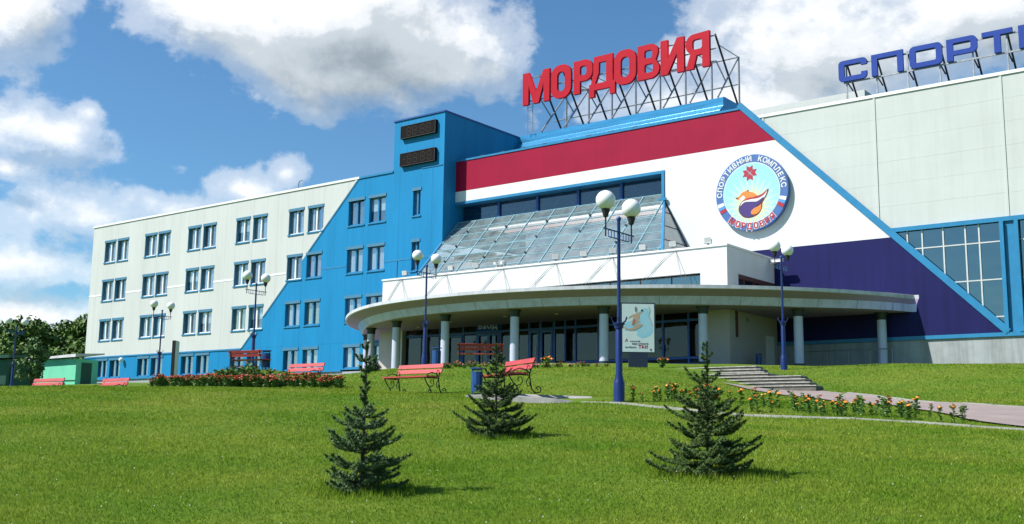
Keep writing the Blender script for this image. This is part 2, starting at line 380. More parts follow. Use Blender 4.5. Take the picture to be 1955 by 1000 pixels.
# ------------------------------------------------------------------ terrain
def _controls():
    P = []
    for s in (-8, -4, 0, 4, 8, 12, 16, 20):
        for lat in (-16, -8, 0, 8, 14):
            p = HV*s+R0*lat; P.append((p[0], p[1], -1.6+.0987*s))
    px = [(1955, 818, 18.5), (1880, 812, 19), (1600, 800, 20.5), (1300, 790, 21.8), (1182, 779, 22.6), (1075, 771, 23.5), (900, 758, 25.5), (825, 753, 27),
          (1182, 765, 23.6), (600, 744, 28), (300, 741, 28), (0, 738, 28), (790, 750, 32), (965, 752, 26.8),
          (1100, 730, 31), (1300, 716, 34.5), (1100, 701, 39.5), (850, 703, 40), (1000, 702, 40), (1955, 779, 24), (1955, 697, 38), (1955, 699, 46), (1700, 698, 38), (1700, 699, 44),
          (1570, 747, 32.3), (1700, 772, 27), (1900, 795, 21), (1480, 746, 33), (1260, 702, 38), (1497, 706, 38.4), (812, 701, 42.4), (483, 713, 48.5), (303, 732, 60), (20, 748, 67),
          (1218, 705, 39.6), (700, 730, 36), (660, 734, 33), (700, 722, 47), (740, 716, 47), (470, 734, 36), (560, 735, 38), (380, 738, 36),
          (100, 765, 38), (300, 762, 40), (-150, 765, 38), (100, 752, 50), (620, 735, 62), (1150, 703, 47), (900, 705, 48), (1480, 703, 45), (-150, 745, 60),
          (569, 743, 37), (540, 743, 35), (476, 707, 46), (507, 707, 47), (400, 741, 33), (480, 742, 33.5), (330, 740, 32), (917, 698, 43), (72, 766, 40), (200, 766, 41), (130, 766, 40), (690, 941, 10.8), (946, 836, 16), (1352, 904, 12)]
    for q in px: p = at(*q); P.append(tuple(p))
    for x_, y_, Y_ in ((890, 759, 19.8), (971, 770, 19.8), (1066, 775, 19.8), (930, 765, 19.8), (1020, 773, 19.8), (890, 759.5, 20.2), (971, 770.5, 20.2), (1066, 775.5, 20.2), (930, 765.5, 20.2), (1020, 773.5, 20.2), (890, 754, 21.6), (979, 757, 21.6), (1063, 760.5, 21.6), (1110, 766, 20.6),
                       (1460, 741, 31.06), (1455, 736, 31.5), (1450, 729, 32), (1400, 722, 32.4), (1380, 717, 33.3), (1375, 711, 33.8), (1370, 704, 34.2), (1360, 701, 35.2), (1600, 742, 32)):
        P.append(tuple(onY(x_, y_, Y_)))
    c = (-36.41, 62.71)
    for a in range(-165, -5, 16):
        P.append((c[0]+20.4*math.cos(math.radians(a)), c[1]+20.4*math.sin(math.radians(a)), 3.47 if a > -125 else 3.2))
    P += [(-90, 53, 3.9), (-80, 52.5, 3.9), (-70, 52, 3.75), (-60, 52, 3.6), (-90, 62, 3.9), (-40, 60, 3.3), (-10, 56, 3.55), (-2, 56, 3.6), (10, 56, 3.7), (20, 40, 2.9), (30, 20, 1.0),
          (-100, 50, 3.8), (-120, 60, 3.9), (-120, 90, 4.0), (-60, 100, 4), (0, 100, 4), (40, 90, 4), (-140, 40, 3), (-80, 20, 1.2), (-60, 5, 0), (45, 0, -.6), (0, -30, -3), (-40, -20, -3), (40, -30, -3), (-100, 0, 0), (50, 50, 3.4)]
    return np.array(P)
CT = _controls()
def _tps(r2): return .5*r2*np.log(r2+1e-9)
def _fit():
    n = len(CT); d2 = ((CT[:, None, :2]-CT[None, :, :2])**2).sum(2)
    K = _tps(d2)+np.eye(n)*.08
    Pm = np.c_[np.ones(n), CT[:, :2]]
    A = np.block([[K, Pm], [Pm.T, np.zeros((3, 3))]]); b = np.r_[CT[:, 2], 0, 0, 0]
    return np.linalg.solve(A, b)
WT = _fit()
GX0, GX1, GY0, GY1, GS = -150.0, 60.0, -40.0, 110.0, .5
gx = np.arange(GX0, GX1+.01, GS); gy = np.arange(GY0, GY1+.01, GS)
XX, YY = np.meshgrid(gx, gy)
ZZ = WT[-3]+WT[-2]*XX+WT[-1]*YY
for i in range(len(CT)): ZZ += WT[i]*_tps((XX-CT[i, 0])**2+(YY-CT[i, 1])**2)
ZZ = np.clip(ZZ, -4, 4.2)
# keep the ground clear of the building floors
ZZ += .025*np.sin(XX*1.3+YY*.4)*np.sin(YY*1.1-XX*.3)
def ground(x, y):
    fx = np.clip((np.asarray(x, float)-GX0)/GS, 0, len(gx)-1.001); fy = np.clip((np.asarray(y, float)-GY0)/GS, 0, len(gy)-1.001)
    i = fx.astype(int); j = fy.astype(int); u = fx-i; v = fy-j
    # the same two triangles the sheet is cut into
    a, b, c, d = ZZ[j, i], ZZ[j, i+1], ZZ[j+1, i+1], ZZ[j+1, i]
    return np.where(u >= v, a+(b-a)*u+(c-b)*v, a+(c-d)*u+(d-a)*v)
def gz(x, y): return float(ground(x, y))

def grassmat():
    m = bpy.data.materials.new('lawn_soil_and_thatch'); m.use_nodes = True; N, L = m.node_tree.nodes, m.node_tree.links; b = N['Principled BSDF']
    b.inputs['Roughness'].default_value = .9; b.inputs['Specular IOR Level'].default_value = .1
    tc = N.new('ShaderNodeTexCoord')
    def nz(s, d=6):
        n = N.new('ShaderNodeTexNoise'); n.inputs['Scale'].default_value = s; n.inputs['Detail'].default_value = d; n.inputs['Roughness'].default_value = .7; L.new(tc.outputs['Object'], n.inputs['Vector']); return n.outputs['Fac']
    r = N.new('ShaderNodeValToRGB'); L.new(nz(.35), r.inputs[0])
    r.color_ramp.elements[0].position = .35; r.color_ramp.elements[0].color = (.07, .15, .014, 1); r.color_ramp.elements[1].position = .68; r.color_ramp.elements[1].color = (.145, .19, .026, 1)
    r2 = N.new('ShaderNodeValToRGB'); L.new(nz(9, 8), r2.inputs[0]); r2.color_ramp.elements[0].position = .3; r2.color_ramp.elements[0].color = (.55, .6, .5, 1); r2.color_ramp.elements[1].position = .7; r2.color_ramp.elements[1].color = (1.25, 1.2, 1.1, 1)
    mx = N.new('ShaderNodeMixRGB'); mx.blend_type = 'MULTIPLY'; mx.inputs[0].default_value = 1; L.new(r.outputs[0], mx.inputs[1]); L.new(r2.outputs[0], mx.inputs[2]); L.new(mx.outputs[0], b.inputs['Base Color'])
    bp = N.new('ShaderNodeBump'); bp.inputs['Strength'].default_value = .6; bp.inputs['Distance'].default_value = .04; L.new(nz(30, 4), bp.inputs['Height']); L.new(bp.outputs[0], b.inputs['Normal'])
    return m
LAWNMAT = grassmat()
def build_ground():
    ny, nx = ZZ.shape
    V = np.c_[XX.ravel(), YY.ravel(), ZZ.ravel()]
    i = np.arange((ny-1)*(nx-1)); r = i//(nx-1); c = i % (nx-1); a = r*nx+c
    T = np.r_[np.c_[a, a+1, a+nx+1], np.c_[a, a+nx+1, a+nx]]
    n0 = len(V)
    # skirt out to the horizon
    ring = [j for j in range(nx)]+[k*nx+nx-1 for k in range(1, ny)]+[(ny-1)*nx+j for j in range(nx-2, -1, -1)]+[k*nx for k in range(ny-2, 0, -1)]
    ext = []; cx, cy = -45, 35
    for j in ring:
        p = V[j]; d = np.array([p[0]-cx, p[1]-cy]); d = d/np.linalg.norm(d)
        ext.append((p[0]+d[0]*2200, p[1]+d[1]*2200, -3.0))
    V = np.r_[V, np.array(ext)]; k = len(ring)
    Q = []
    for j in range(k):
        a_, b_ = ring[j], ring[(j+1) % k]; Q += [(a_, n0+j, n0+(j+1) % k), (a_, n0+(j+1) % k, b_)]
    T = np.r_[T, np.array(Q)]
    me = bpy.data.meshes.new('lawn'); me.vertices.add(len(V)); me.vertices.foreach_set('co', V.astype(np.float32).ravel())
    me.loops.add(len(T)*3); me.loops.foreach_set('vertex_index', T.astype(np.int32).ravel())
    me.polygons.add(len(T)); me.polygons.foreach_set('loop_start', np.arange(0, len(T)*3, 3, dtype=np.int32))
    me.update(); me.validate(); me.polygons.foreach_set('use_smooth', [True]*len(me.polygons)); me.materials.append(LAWNMAT)
    tag(link('lawn', me), 'green lawn rising towards the building', None, None, 'structure')
build_ground()

# path of pinkish paving from the kerb line up to the stairs
near_edge = [(6, 20.0), (0, 20.0), (-4.4, 20.0), (-5.6, 20.9), (-8.0, 24.3), (-10.5, 27.0), (-13.2, 29.3), (-15.6, 30.2)]
far_edge = [(9.0, 15.8), (4.5, 18.6), (-.6, 22.6), (-3.2, 24.0), (-5.8, 25.9), (-8.2, 27.6), (-10.6, 29.6), (-12.7, 31.0)]
near_edge = [(6.0, 15.5), (2, 18.2), (-1.5, 19.9), (-4.2, 20.0), (-5.6, 20.9), (-8.0, 24.3), (-10.5, 27.0), (-13.2, 29.3), (-15.4, 30.4)]
far_edge = [(12.0, 17.0), (6.5, 19.2), (1.8, 21.4), (-2.2, 23.4), (-5.8, 25.9), (-8.2, 27.7), (-10.2, 29.4), (-11.6, 30.5), (-12.7, 31.2)]
def resample(pl, n):
    pl = [Vector(p) for p in pl]; d = [0]
    for a, b in zip(pl, pl[1:]): d.append(d[-1]+(b-a).length)
    out = []
    for i in range(n):
        t = d[-1]*i/(n-1); k = max(j for j in range(len(d)-1) if d[j] <= t+1e-9); u = (t-d[k])/(d[k+1]-d[k]); out.append(pl[k].lerp(pl[k+1], u))
    return out
NE, FE = resample(near_edge, 60), resample(far_edge, 60)
m = MB(); W = 9
vs = []; fs = []
for a, b in zip(NE, FE):
    for j in range(W):
        p = a.lerp(b, j/(W-1)); vs.append((p.x, p.y, gz(p.x, p.y)+.035))
for i in range(59):
    for j in range(W-1): fs.append((i*W+j, (i+1)*W+j, (i+1)*W+j+1, i*W+j+1))
m.add(vs, fs); tag(m.build('path', PAVE, smooth=True), 'pinkish paved path curving up to the outdoor stairs', kind='structure')
def in_path(x, y):
    inside = np.zeros(np.shape(x), bool); poly = [(p.x, p.y) for p in NE]+[(p.x, p.y) for p in FE[::-1]]
    j = len(poly)-1
    for i in range(len(poly)):
        xi, yi = poly[i]; xj, yj = poly[j]
        inside ^= ((yi > y) != (yj > y)) & (x < (xj-xi)*(y-yi)/(yj-yi+1e-12)+xi); j = i
    return inside

def kerb(label, pts, w, h, group=None):
    root = thing('kerb', (pts[0][0], pts[0][1], gz(*pts[0])), label, 'kerb', group)
    P = resample(pts, int(sum((Vector(b)-Vector(a)).length for a, b in zip(pts, pts[1:])))+1)
    for a, b in zip(P, P[1:]):
        d = (b-a).normalized(); n = Vector((-d.y, d.x))*w/2; a2, b2 = a+d*.006, b-d*.006
        q = [a2+n, a2-n, b2-n, b2+n]; dz = random.uniform(-.008, .008)
        z = [gz(a.x, a.y), gz(a.x, a.y), gz(b.x, b.y), gz(b.x, b.y)]
        mb = World(root); mb.slab([(p.x, p.y) for p in q], [k-.25 for k in z], [k+h+dz for k in z]); mb.part('kerb_stone', CONC)
kerb('pale concrete kerb running along the front of the marigold bed', [(-13.35, 19.85), (-4.3, 19.85)], .17, .035)
kerb('low kerb along the grass bank side of the paved path', [(9.8, 17.9), (6.6, 19.3), (1.9, 21.5), (-2.1, 23.5), (-5.7, 26.0), (-8.1, 27.8), (-10.1, 29.5), (-11.5, 30.6)], .12, .04)

# ================================================================== office wing
YA, YB, YP, XT = 53.738, 54.978, 49.342, -47.504
XA0 = -89.58
office = thing('office_building', (-68, YA, 3.9), 'four storey cream and bright blue office wing with a square tower at its right end', 'building')
C_A, C_B = (-55.53, 18.23), (-67.9, 6.34)     # the slanting edge where cream turns to blue
da = (C_A[0]-C_B[0], C_A[1]-C_B[1])
na = (-da[1], da[0]); ca = na[0]*C_A[0]+na[1]*C_A[1]      # na . p >= ca : cream side
ROWS = [(4.46, 6.2), (7.72, 9.68), (11.22, 13.2), (14.66, 16.72)]
PAIRS = [(-87.6, -83.95), (-81.5, -77.9), (-75.45, -71.77), (-69.22, -65.5), (-63.0, -59.18), (-56.6, -52.82)]
WW = 1.68
w = World(office); w.box(XA0+.01, XT-.012, YA+.32, 68, 2.5, 18.02); w.box(-52.19, XT-.06, YA+.32, 67.9, 18.02, 21.6); w.part('wall', DARKIN)
GAP = .0035
npan = 0
def panel(x0, x1, z0, z1, force=None):
    base = rect(x0+GAP, x1-GAP, z0+GAP, z1-GAP)
    for side, mt in ((1, CREAM), (-1, BLUE)):
        if force: 
            if mt is not force: continue
            p = base
        else: p = clip(base, na[0]*side, na[1]*side, ca*side)
        if parea(p) < .004: continue
        mb = World(office); dy = random.uniform(-.003, .003); mb.prism(p, YA+dy, YA+.31); mb.part('panel', mt)
wx = []     # window columns
for (l, r) in PAIRS: wx += [(l, l+WW), (r-WW, r)]
for (x0, x1) in wx:
    zz = [4.46]+[z for rr in ROWS for z in rr][1:]
    panel(x0, x1, 6.2, 7.72 if x0 > -69 else 7.72, None) if x0 > -66 else (panel(x0, x1, 6.2, 6.34, BLUE), panel(x0, x1, 6.34, 7.72))
    panel(x0, x1, 9.68, 11.22); panel(x0, x1, 13.2, 14.66); panel(x0, x1, 16.72, 18.1)
for (l, r) in PAIRS:                                  # pier between the two windows
    panel(l+WW, r-WW, 4.46, 6.34, BLUE); panel(l+WW, r-WW, 6.34, 11.85); panel(l+WW, r-WW, 11.85, 18.1)
gaps = [(XA0, PAIRS[0][0])]+[(PAIRS[i][1], PAIRS[i+1][0]) for i in range(5)]+[(PAIRS[5][1], -50.3), (-49.52, XT-.01)]
for (x0, x1) in gaps:
    n = 2
    for k in range(n):
        a, b = x0+(x1-x0)*k/n, x0+(x1-x0)*(k+1)/n
        panel(a, b, 4.46, 6.34, BLUE); panel(a, b, 6.34, 11.85); panel(a, b, 11.85, 18.1)
NX0, NX1 = -50.3, -49.52
panel(NX0, NX1, 4.46, 10.9); panel(NX0, NX1, 13.14, 14.7); panel(NX0, NX1, 16.72, 18.1)
for a, b in ((-52.2, -50.9), (-50.9, -49.65), (-49.65, -48.5), (-48.5, XT-.01)): panel(a, b, 18.1, 21.72, BLUE)
yy = list(np.linspace(YA+.32, 68, 12))
for a, b in zip(yy, yy[1:]):                          # right hand face of the tower
    mb = World(office); mb.box(XT-.05, XT+random.uniform(-.002, .002), a+GAP, b-GAP, 3.6, 21.72); mb.part('panel', BLUE)
mb = World(office); mb.box(XT-.30, XT-.002, YA+.002, YA+.318, 3.6, 21.72); mb.part('corner_trim', BLUE)
# parapet caps and trims
mb = World(office); mb.box(XA0-.05, C_A[0], YA-.07, YA+.4, 18.1, 18.26); mb.part('parapet_cap', PAINTW)
mb = World(office); mb.box(C_A[0]+.01, -52.2, YA-.07, YA+.4, 18.1, 18.24); mb.part('parapet_cap', BLUETRIM)
mb = World(office); mb.box(-52.26, XT+.06, YA-.07, YA+.3, 21.72, 21.82); mb.box(XT-.25, XT+.06, YA+.302, 68, 21.72, 21.82); mb.box(-52.26, -52.0, YA+.302, 68, 21.72, 21.82); mb.part('tower_cap', DKBLUE)
mb = World(office); mb.box(-52.19, XT-.3, YA+.35, 67.8, 21.6, 21.7); mb.part('tower_roof', DKBLUE)
def dgx(z): return C_B[0]+(z-C_B[1])*da[0]/da[1]
for z1, z0 in ((18.1, 13.24), (11.16, 8.72), (7.62, 6.42)):
    mb = World(office); mb.prism(strip((dgx(z1)-.1, z1), (dgx(z0)-.1, z0), .15), YA-.05, YA-.004); mb.part('slanting_trim', CREAM)
    mb = World(office); mb.prism(strip((dgx(z1)+.075, z1-.0), (dgx(z0)+.075, z0), .09), YA-.03, YA-.004); mb.part('slanting_trim', BLUETRIM)
mb = World(office); mb.box(XA0-.02, C_B[0], YA-.06, YA-.004, 6.28, 6.40); mb.part('base_trim', BLUETRIM)
mb = World(office); mb.box(XA0-.02, -56.7, YA-.08, YA+.31, 4.33, 4.455); mb.part('base_sill', BLUETRIM)
mb = World(office); mb.box(XA0, -48.0, YA+.02, YA+.31, 2.4, 4.33); mb.part('plinth', PLINTH)
def diag_x(z): return C_B[0]+(z-C_B[1])*da[0]/da[1]
for (x0, x1) in gaps[:-1]+[(-49.47, XT-.02)]:
    dx = diag_x(11.85)
    for a, b, mt in ((x0, min(x1, dx), PAINTW), (max(x0, dx), x1, BLUETRIM)):
        if b-a > .05:
            mb = World(office); mb.box(a+.01, b-.01, YA-.018, YA-.004, 11.78, 11.92); mb.part('ledge', mt)
mb = World(office); mb.box(-51.63, -51.55, YA-.04, YA-.004, 9.7, 11.79); mb.part('downpipe', BLUETRIM)
mb = World(office); mb.box(-49.5, XT-.1, YA-.04, YA-.004, 18.0, 18.08); mb.part('ledge', BLUETRIM)
# windows: one mesh of each pattern, shared
SASHW = mat('white_sash', (.80, .80, .79), .4, var=.04)
LINTEL = mat('muted_blue_head', (.05, .17, .27), .5, var=.15, scale=2)
def window_set(wd, h, frame, sash):
    d = {}
    b = MB(); b.box(0, .05, 0, .28, 0, h).box(wd-.05, wd, 0, .28, 0, h).box(.05, wd-.05, 0, .28, h-.05, h).box(.05, wd-.05, 0, .28, 0, .05)
    d['frame'] = b.mesh('window', frame)
    b = MB(); b.box(.06, wd-.06, .225, .229, .06, h-.06); d['pane'] = b.mesh('pane', GLASS)
    b = MB(); b.box(wd/2-.06, wd/2+.06, .11, .22, .17, h-.055).box(.055, wd-.055, .10, .22, .055, .168); d['mullion'] = b.mesh('mullion', sash)
    b = MB(); b.box(-.04, wd+.04, -.07, .0-.002, -.02, .07); d['sill'] = b.mesh('sill', BLUETRIM)
    b = MB(); b.box(-.03, wd+.03, -.05, -.002, h-.19, h+.02); d['lintel'] = b.mesh('lintel', LINTEL)
    n = 26; vs = []
    for i in range(n+1):
        x = .055+(wd-.11)*i/n; y = .262+.008*math.sin(i*1.9)+.004*math.sin(i*.9); vs += [(x, y, .06), (x, y, h-.06)]
    b = MB(); b.add(vs, [(2*i, 2*i+2, 2*i+3, 2*i+1) for i in range(n)])
    gp = MB()
    for u0, u1 in ((0, .30), (.72, 1)):
        i0, i1 = int(n*u0), int(n*u1); gp.add(vs[2*i0:2*i1+2], [(2*i, 2*i+2, 2*i+3, 2*i+1) for i in range(i1-i0)])
    d['parted'] = gp.mesh('curtain', CURT, fix=False)
    bl = MB(); zc = h*.45; bl.box(.055, wd-.055, .258, .264, zc, h-.06); d['blind'] = bl.mesh('curtain', PAINTW)
    for nm, mt in (('curtain', CURT), ('curtain_yellow', CURT2), ('curtain_rose', CURT3), ('curtain_dim', CURT4)): d[nm] = b.mesh('curtain', mt, fix=False)
    return d
OFS = Vector(office.location)
def place_window(d, x, z, lintel=True, sill=True, cur='curtain', opened=False):
    f = link('window', d['frame'], office, Vector((x, YA+.003, z))-OFS)
    link('pane', d['pane'], f); link('mullion', d['mullion'], f); link('curtain', d[cur], f)
    if sill: link('sill', d['sill'], f)
    if lintel: link('lintel', d['lintel'], f)
    return f
sets = {}
for ri, (z0, z1) in enumerate(ROWS):
    for ci, (x0, x1) in enumerate(wx):
        if ci > 10 and ri == 0: pass
        blue = not (na[0]*(x0+.8)+na[1]*((z0+z1)/2) > ca) or ri == 0
        key = (ri, blue)
        if key not in sets: sets[key] = window_set(WW, z1-z0, BLUE if blue else LINTEL, BLUETRIM if blue else SASHW)
        cur = random.choice(['curtain']*6+['curtain_rose', 'curtain_dim', 'parted', 'parted', 'blind'])
        if (ri, ci) in ((1, 9), (1, 6)): cur = 'curtain_yellow'
        if ri == 0 and ci < 8: cur = 'curtain_dim'
        place_window(sets[key], x0, z0, True, True, cur)
for z0, z1 in ((10.9, 13.14), (14.7, 16.72)):
    place_window(window_set(NX1-NX0, z1-z0, BLUE, BLUETRIM), NX0, z0)
# open casement of the last cream window on the top floor
b = MB(); b.box(0, .78, -.02, .02, 0, 1.75); 
t = link('casement', b.mesh('casement', GLASS), office, Vector((-60.0, YA+.2, 14.85))-OFS, (0, 0, math.radians(-18)))

# ================================================================== sports hall
hall = thing('sports_hall', (-20, YB, 3.6), 'tall sports hall with a raspberry, white and indigo flag wall and pale green cladding', 'building')
XE = 8.0                                          # carried on past the right edge of the view
TR = -7.94                                        # the slanting trim: x + z = TR
w = World(hall)
w.box(-29.2, XE-.01, YB+.36, 95, 2.5, 17.8); w.box(XT+.01, -29.21, 62.9, 95, 2.5, 20.2)
w.box(XT+.01, -29.21, YB+.36, 61.9, 2.5, 9.4)
w.part('wall', DARKIN)
w = World(hall); w.box(XT+.01, -29.21, YB+.31, 62.5, 18.1, 18.36); w.part('low_roof', PLINTH)
w = World(hall); w.box(-30.88, -22, 62.9, 95, 17.8, 20.9); w.part('rear_roof', HALLCREAM)
def flag(poly, mt, y=YB): mb = World(hall); mb.prism(poly, y, YB+.30); mb.part('flag_panel', mt)
ZW, ZI, ZB = 16.335, 10.25, 5.10
flag([(XT+.01, ZW+.004), (XT+.01, 18.42), (TR-18.42, 18.42), (TR-ZW, ZW+.004)], RED)
flag([(XT+.01, 15.60), (XT+.01, ZW-.004), (-31.4, ZW-.004), (-31.4, 15.60)], WHITE)
flag([(-31.39, 13.86), (-31.39, ZW-.004), (TR-ZW, ZW-.004), (TR-ZI, ZI+.004), (-29.5, ZI+.004)], WHITE, YB+.002)
flag([(-29.2, ZB+.06), (-29.5, ZI-.004), (TR-ZI, ZI-.004), (TR-ZB-.06, ZB+.06)], INDIGO)
# trims
mb = World(hall); mb.prism(strip((TR-18.60+.12, 18.60+.12), (TR-ZB+.09+.12, ZB-.09+.16), .34), YB-.07, YB-.003); mb.part('slanting_trim', BLUETRIM)
mb = World(hall); mb.box(XT+.01, TR-18.42-.06, YB-.05, YB+.31, 18.424, 18.54); mb.part('coping', BLUETRIM)
mb = World(hall); mb.box(XT+.01, -31.25, YB-.04, YB+1.0, 15.42, 15.596); mb.part('soffit_trim', BLUETRIM)
mb = World(hall); mb.box(XT+.02, -31.41, YB+1.001, YB+1.2, 15.3, 18.1); mb.part('rear_beam', DKBLUE)
for sx in range(1, 9):
    x = XT+1.7*sx+.4
    if x < -31.5: mb = World(hall); mb.box(x, x+.35, YB+.05, YB+.28, 18.54, 18.62); mb.part('roof_bracket', DKSTEEL)
mb = World(hall); mb.box(-29.2, TR-ZB-.12, YB-.05, YB+.3, ZB-.13, ZB+.055); mb.part('base_trim', BLUETRIM)
mb = World(hall); mb.box(TR-ZB-.115, XE, YB-.05, YB+.35, ZB-.13, ZB+.055); mb.part('base_trim', BLUETRIM)
mb = World(hall); mb.box(-29.2, XE, YB+.04, YB+.35, 2.4, ZB-.132); mb.part('plinth', PLINTH)
# pale cladding panels, six courses between the battens
YH = YB+.13
bx = [-31.28, -25.04, -18.80, -12.56, -6.32, -.08, 6.16, XE]
bz = list(np.linspace(10.72, 17.76, 7))
for i in range(len(bx)-1):
    for j in range(6):
        p = clip(rect(bx[i]+.02, bx[i+1]-.02, bz[j]+.0025, bz[j+1]-.0025), 1, 1, TR+.12)
        if parea(p) < .02: continue
        mb = World(hall); mb.prism(p, YH+random.uniform(-.0015, .0015), YH+.21); mb.part('panel', HALLCREAM)
for x in bx[1:-1]:
    z0 = max(10.74, TR+.35-x)
    if z0 < 17.6: mb = World(hall); mb.box(x-.05, x+.05, YH-.035, YH+.15, z0, 17.76); mb.part('batten', HALLCREAM)
mb = World(hall); mb.box(TR-17.76+.05, XE, YH-.06, YH+.3, 17.765, 17.93); mb.part('roof_cap', PAINTW)
mb = World(hall); mb.box(TR-10.5+.3, XE, YH-.14, YH+.2, 10.50, 10.715); mb.part('head_trim', BLUETRIM)
# dark glass bays
GREYSASH = mat('pale_grey_sash', (.5, .52, .53), .45)
def bay(x0, x1, xm, zm):
    xs = [x0]+xm+[x1]; zs = [5.16]+zm+[10.495]
    for i in range(len(xs)-1):
        for j in range(len(zs)-1):
            p = clip(rect(xs[i]+.03, xs[i+1]-.03, zs[j]+.03, zs[j+1]-.03), 1, 1, TR+.1)
            if parea(p) < .03: continue
            mb = World(hall); mb.prism(p, YH+.05+random.uniform(0, .004), YH+.07); mb.part('pane', HALLGLASS)
    for x in xm:
        z0 = max(5.16, TR-x+.2)
        mb = World(hall); mb.box(x-.034, x+.034, YH-.02, YH+.08, z0, 10.495); mb.part('mullion', GREYSASH)
    for z in zm:
        a = max(x0, TR-z+.2)
        cuts = [a]+[x for x in xm if x > a]+[x1]
        for c, d in zip(cuts, cuts[1:]):
            mb = World(hall); mb.box(c+.035, d-.035, YH-.018, YH+.08, z-.03, z+.03); mb.part('transom', GREYSASH)
ZM = [5.93, 7.73, 9.56]
bay(-18.9, -12.98, [-17.39, -16.66, -15.64, -14.59, -13.95], ZM)
bay(-12.12, -6.74, [-11.1, -10.1, -9.4, -8.4, -7.6], ZM); bay(-5.9, -.5, [-4.9, -3.9, -3.2, -2.2, -1.4], ZM)
for x in (-12.55, -6.32, -.08):
    mb = World(hall); mb.box(x-.42, x-.24, YH-.21, YH+.15, 5.16, 10.49).box(x+.24, x+.42, YH-.21, YH+.15, 5.16, 10.49); mb.box(x-.238, x+.238, YH-.03, YH+.15, 5.16, 10.49)
    mb.part('pilaster', BLUETRIM)
# rear curved cornice above the low roof
prof = [(61.4, 18.5), (61.4, 20.80), (61.62, 20.92), (61.66, 21.02), (61.84, 21.12), (61.88, 21.22), (62.0, 21.3), (62.0, 21.84), (62.2, 21.9), (68, 21.9), (68, 18.5)]
mb = World(hall); n = len(prof)
vs = [(XT+.01, y, z) for y, z in prof]+[(-30.9, y, z) for y, z in prof]
mb.add(vs, [tuple(range(n)), tuple(range(2*n-1, n-1, -1))]+[(i, i+n, (i+1) % n+n, (i+1) % n) for i in range(n)])
CORN = mat('glossy_blue_sheet', (.05, .27, .48), .25, metal=.3, var=.35, scale=1.5, stretch=(.3, 1, 6))
mb.part('cornice', CORN, smooth=40)
# sloping roof glass of the foyer
KS = 1.05
def slope_z(y): return 13.90+KS*(y-YB)
YT, YBOT = 55.30, 51.0
def hipx(z): return -31.30+(13.75-z)*(2.05/4.05)
nb = 10; xs = [XT+.03+(-31.3-XT)*i/nb for i in range(nb+1)]
ys = list(np.linspace(YT, YBOT, 9))
def hip_edge_y(y): return hipx(slope_z(y))-.0
for j in range(8):
    y1, y0 = ys[j], ys[j+1]
    for i in range(nb+2):
        a = XT+.03+(-31.3-XT)/nb*i; b = a+(-31.3-XT)/nb
        pts = []
        q = [(a+.02, y0+.015), (b-.02, y0+.015), (b-.02, y1-.015), (a+.02, y1-.015)]
        # cut along the hip  x <= hipx(slope_z(y)) : x + KS*c*y <= k
        c_ = 2.05/4.05
        k = -31.30+c_*(13.75-13.90+KS*YB)
        q = clip(q, -1, -c_*KS, -k+.04)
        if parea(q) < .01: continue
        mb = World(hall); vs = [(x, y, slope_z(y)) for x, y in q]+[(x, y+.012, slope_z(y)-.012) for x, y in q]; n = len(q)
        mb.add(vs, [tuple(range(n)), tuple(range(2*n-1, n-1, -1))]+[(t_, (t_+1) % n, (t_+1) % n+n, t_+n) for t_ in range(n)])
        mb.part('pane', ATRGLASS)
GLZBAR = mat('pale_blue_glazing_bar', (.22, .42, .50), .5, var=.2, scale=3)
nrm = Vector((0, -KS, 1)).normalized()
for i in range(nb+2):
    x = XT+.03+(-31.3-XT)/nb*i
    if i == 0: x += .03
    ytop = YT
    if x > -31.3:
        zc = 13.75-(x+31.3)*4.05/2.05; ytop = YB+(zc-13.9)/KS
    if ytop-YBOT < .2: continue
    mb = World(hall); mb.tube([Vector((x, ytop, slope_z(ytop)))+nrm*.03, Vector((x, YBOT, slope_z(YBOT)))+nrm*.03], .029, 4); mb.part('rafter', GLZBAR)
for y in ys:
    z = slope_z(y); x1 = min(-31.3 if y > YB else 99, hipx(z))
    mb = World(hall); mb.tube([Vector((XT+.03, y, z))+nrm*.022, Vector((x1, y, z))+nrm*.022], .024, 4); mb.part('glazing_bar', GLZBAR)
for y in (52.2, 53.3, 54.4):                        # dark clips where the bars cross
    for i in range(1, nb, 2):
        x = XT+.03+(-31.3-XT)/nb*i; mb = World(hall); p = Vector((x, y, slope_z(y)))+nrm*.08; mb.box(p.x-.05, p.x+.05, p.y-.04, p.y+.04, p.z-.05, p.z+.05); mb.part('clip', DKSTEEL)
# left verge, hip post and glazed end
mb = World(hall); mb.tube([Vector((XT+.0, YA-.02, slope_z(YA-.02)))+nrm*.05, Vector((XT+.0, YBOT, slope_z(YBOT)))+nrm*.05], .075, 4); mb.part('verge_trim', BLUETRIM)
HA, HB = Vector((-31.3, YB-.06, 13.70)), Vector((-29.2, 51.0, 9.72))
mb = World(hall); mb.tube([HA, HB], .11, 4); mb.part('hip_post', BLUETRIM)
mb = World(hall); mb.box(-31.45, -31.28, YB-.07, YB-.004, 13.9, 15.44); mb.part('opening_post', BLUETRIM)
mb = World(hall); mb.box(-31.6, -31.1, YB-.22, YB-.072, 13.74, 13.9); mb.part('bracket', BLUETRIM)
E1, E2 = Vector((-29.25, YB-.03, 9.72)), Vector((-31.25, YB-.03, 13.70))
def end_pt(u, v): return HB.lerp(E1, u).lerp(HA.lerp(E2, u), v)
NV = [0, .3, .55, .8, 1]
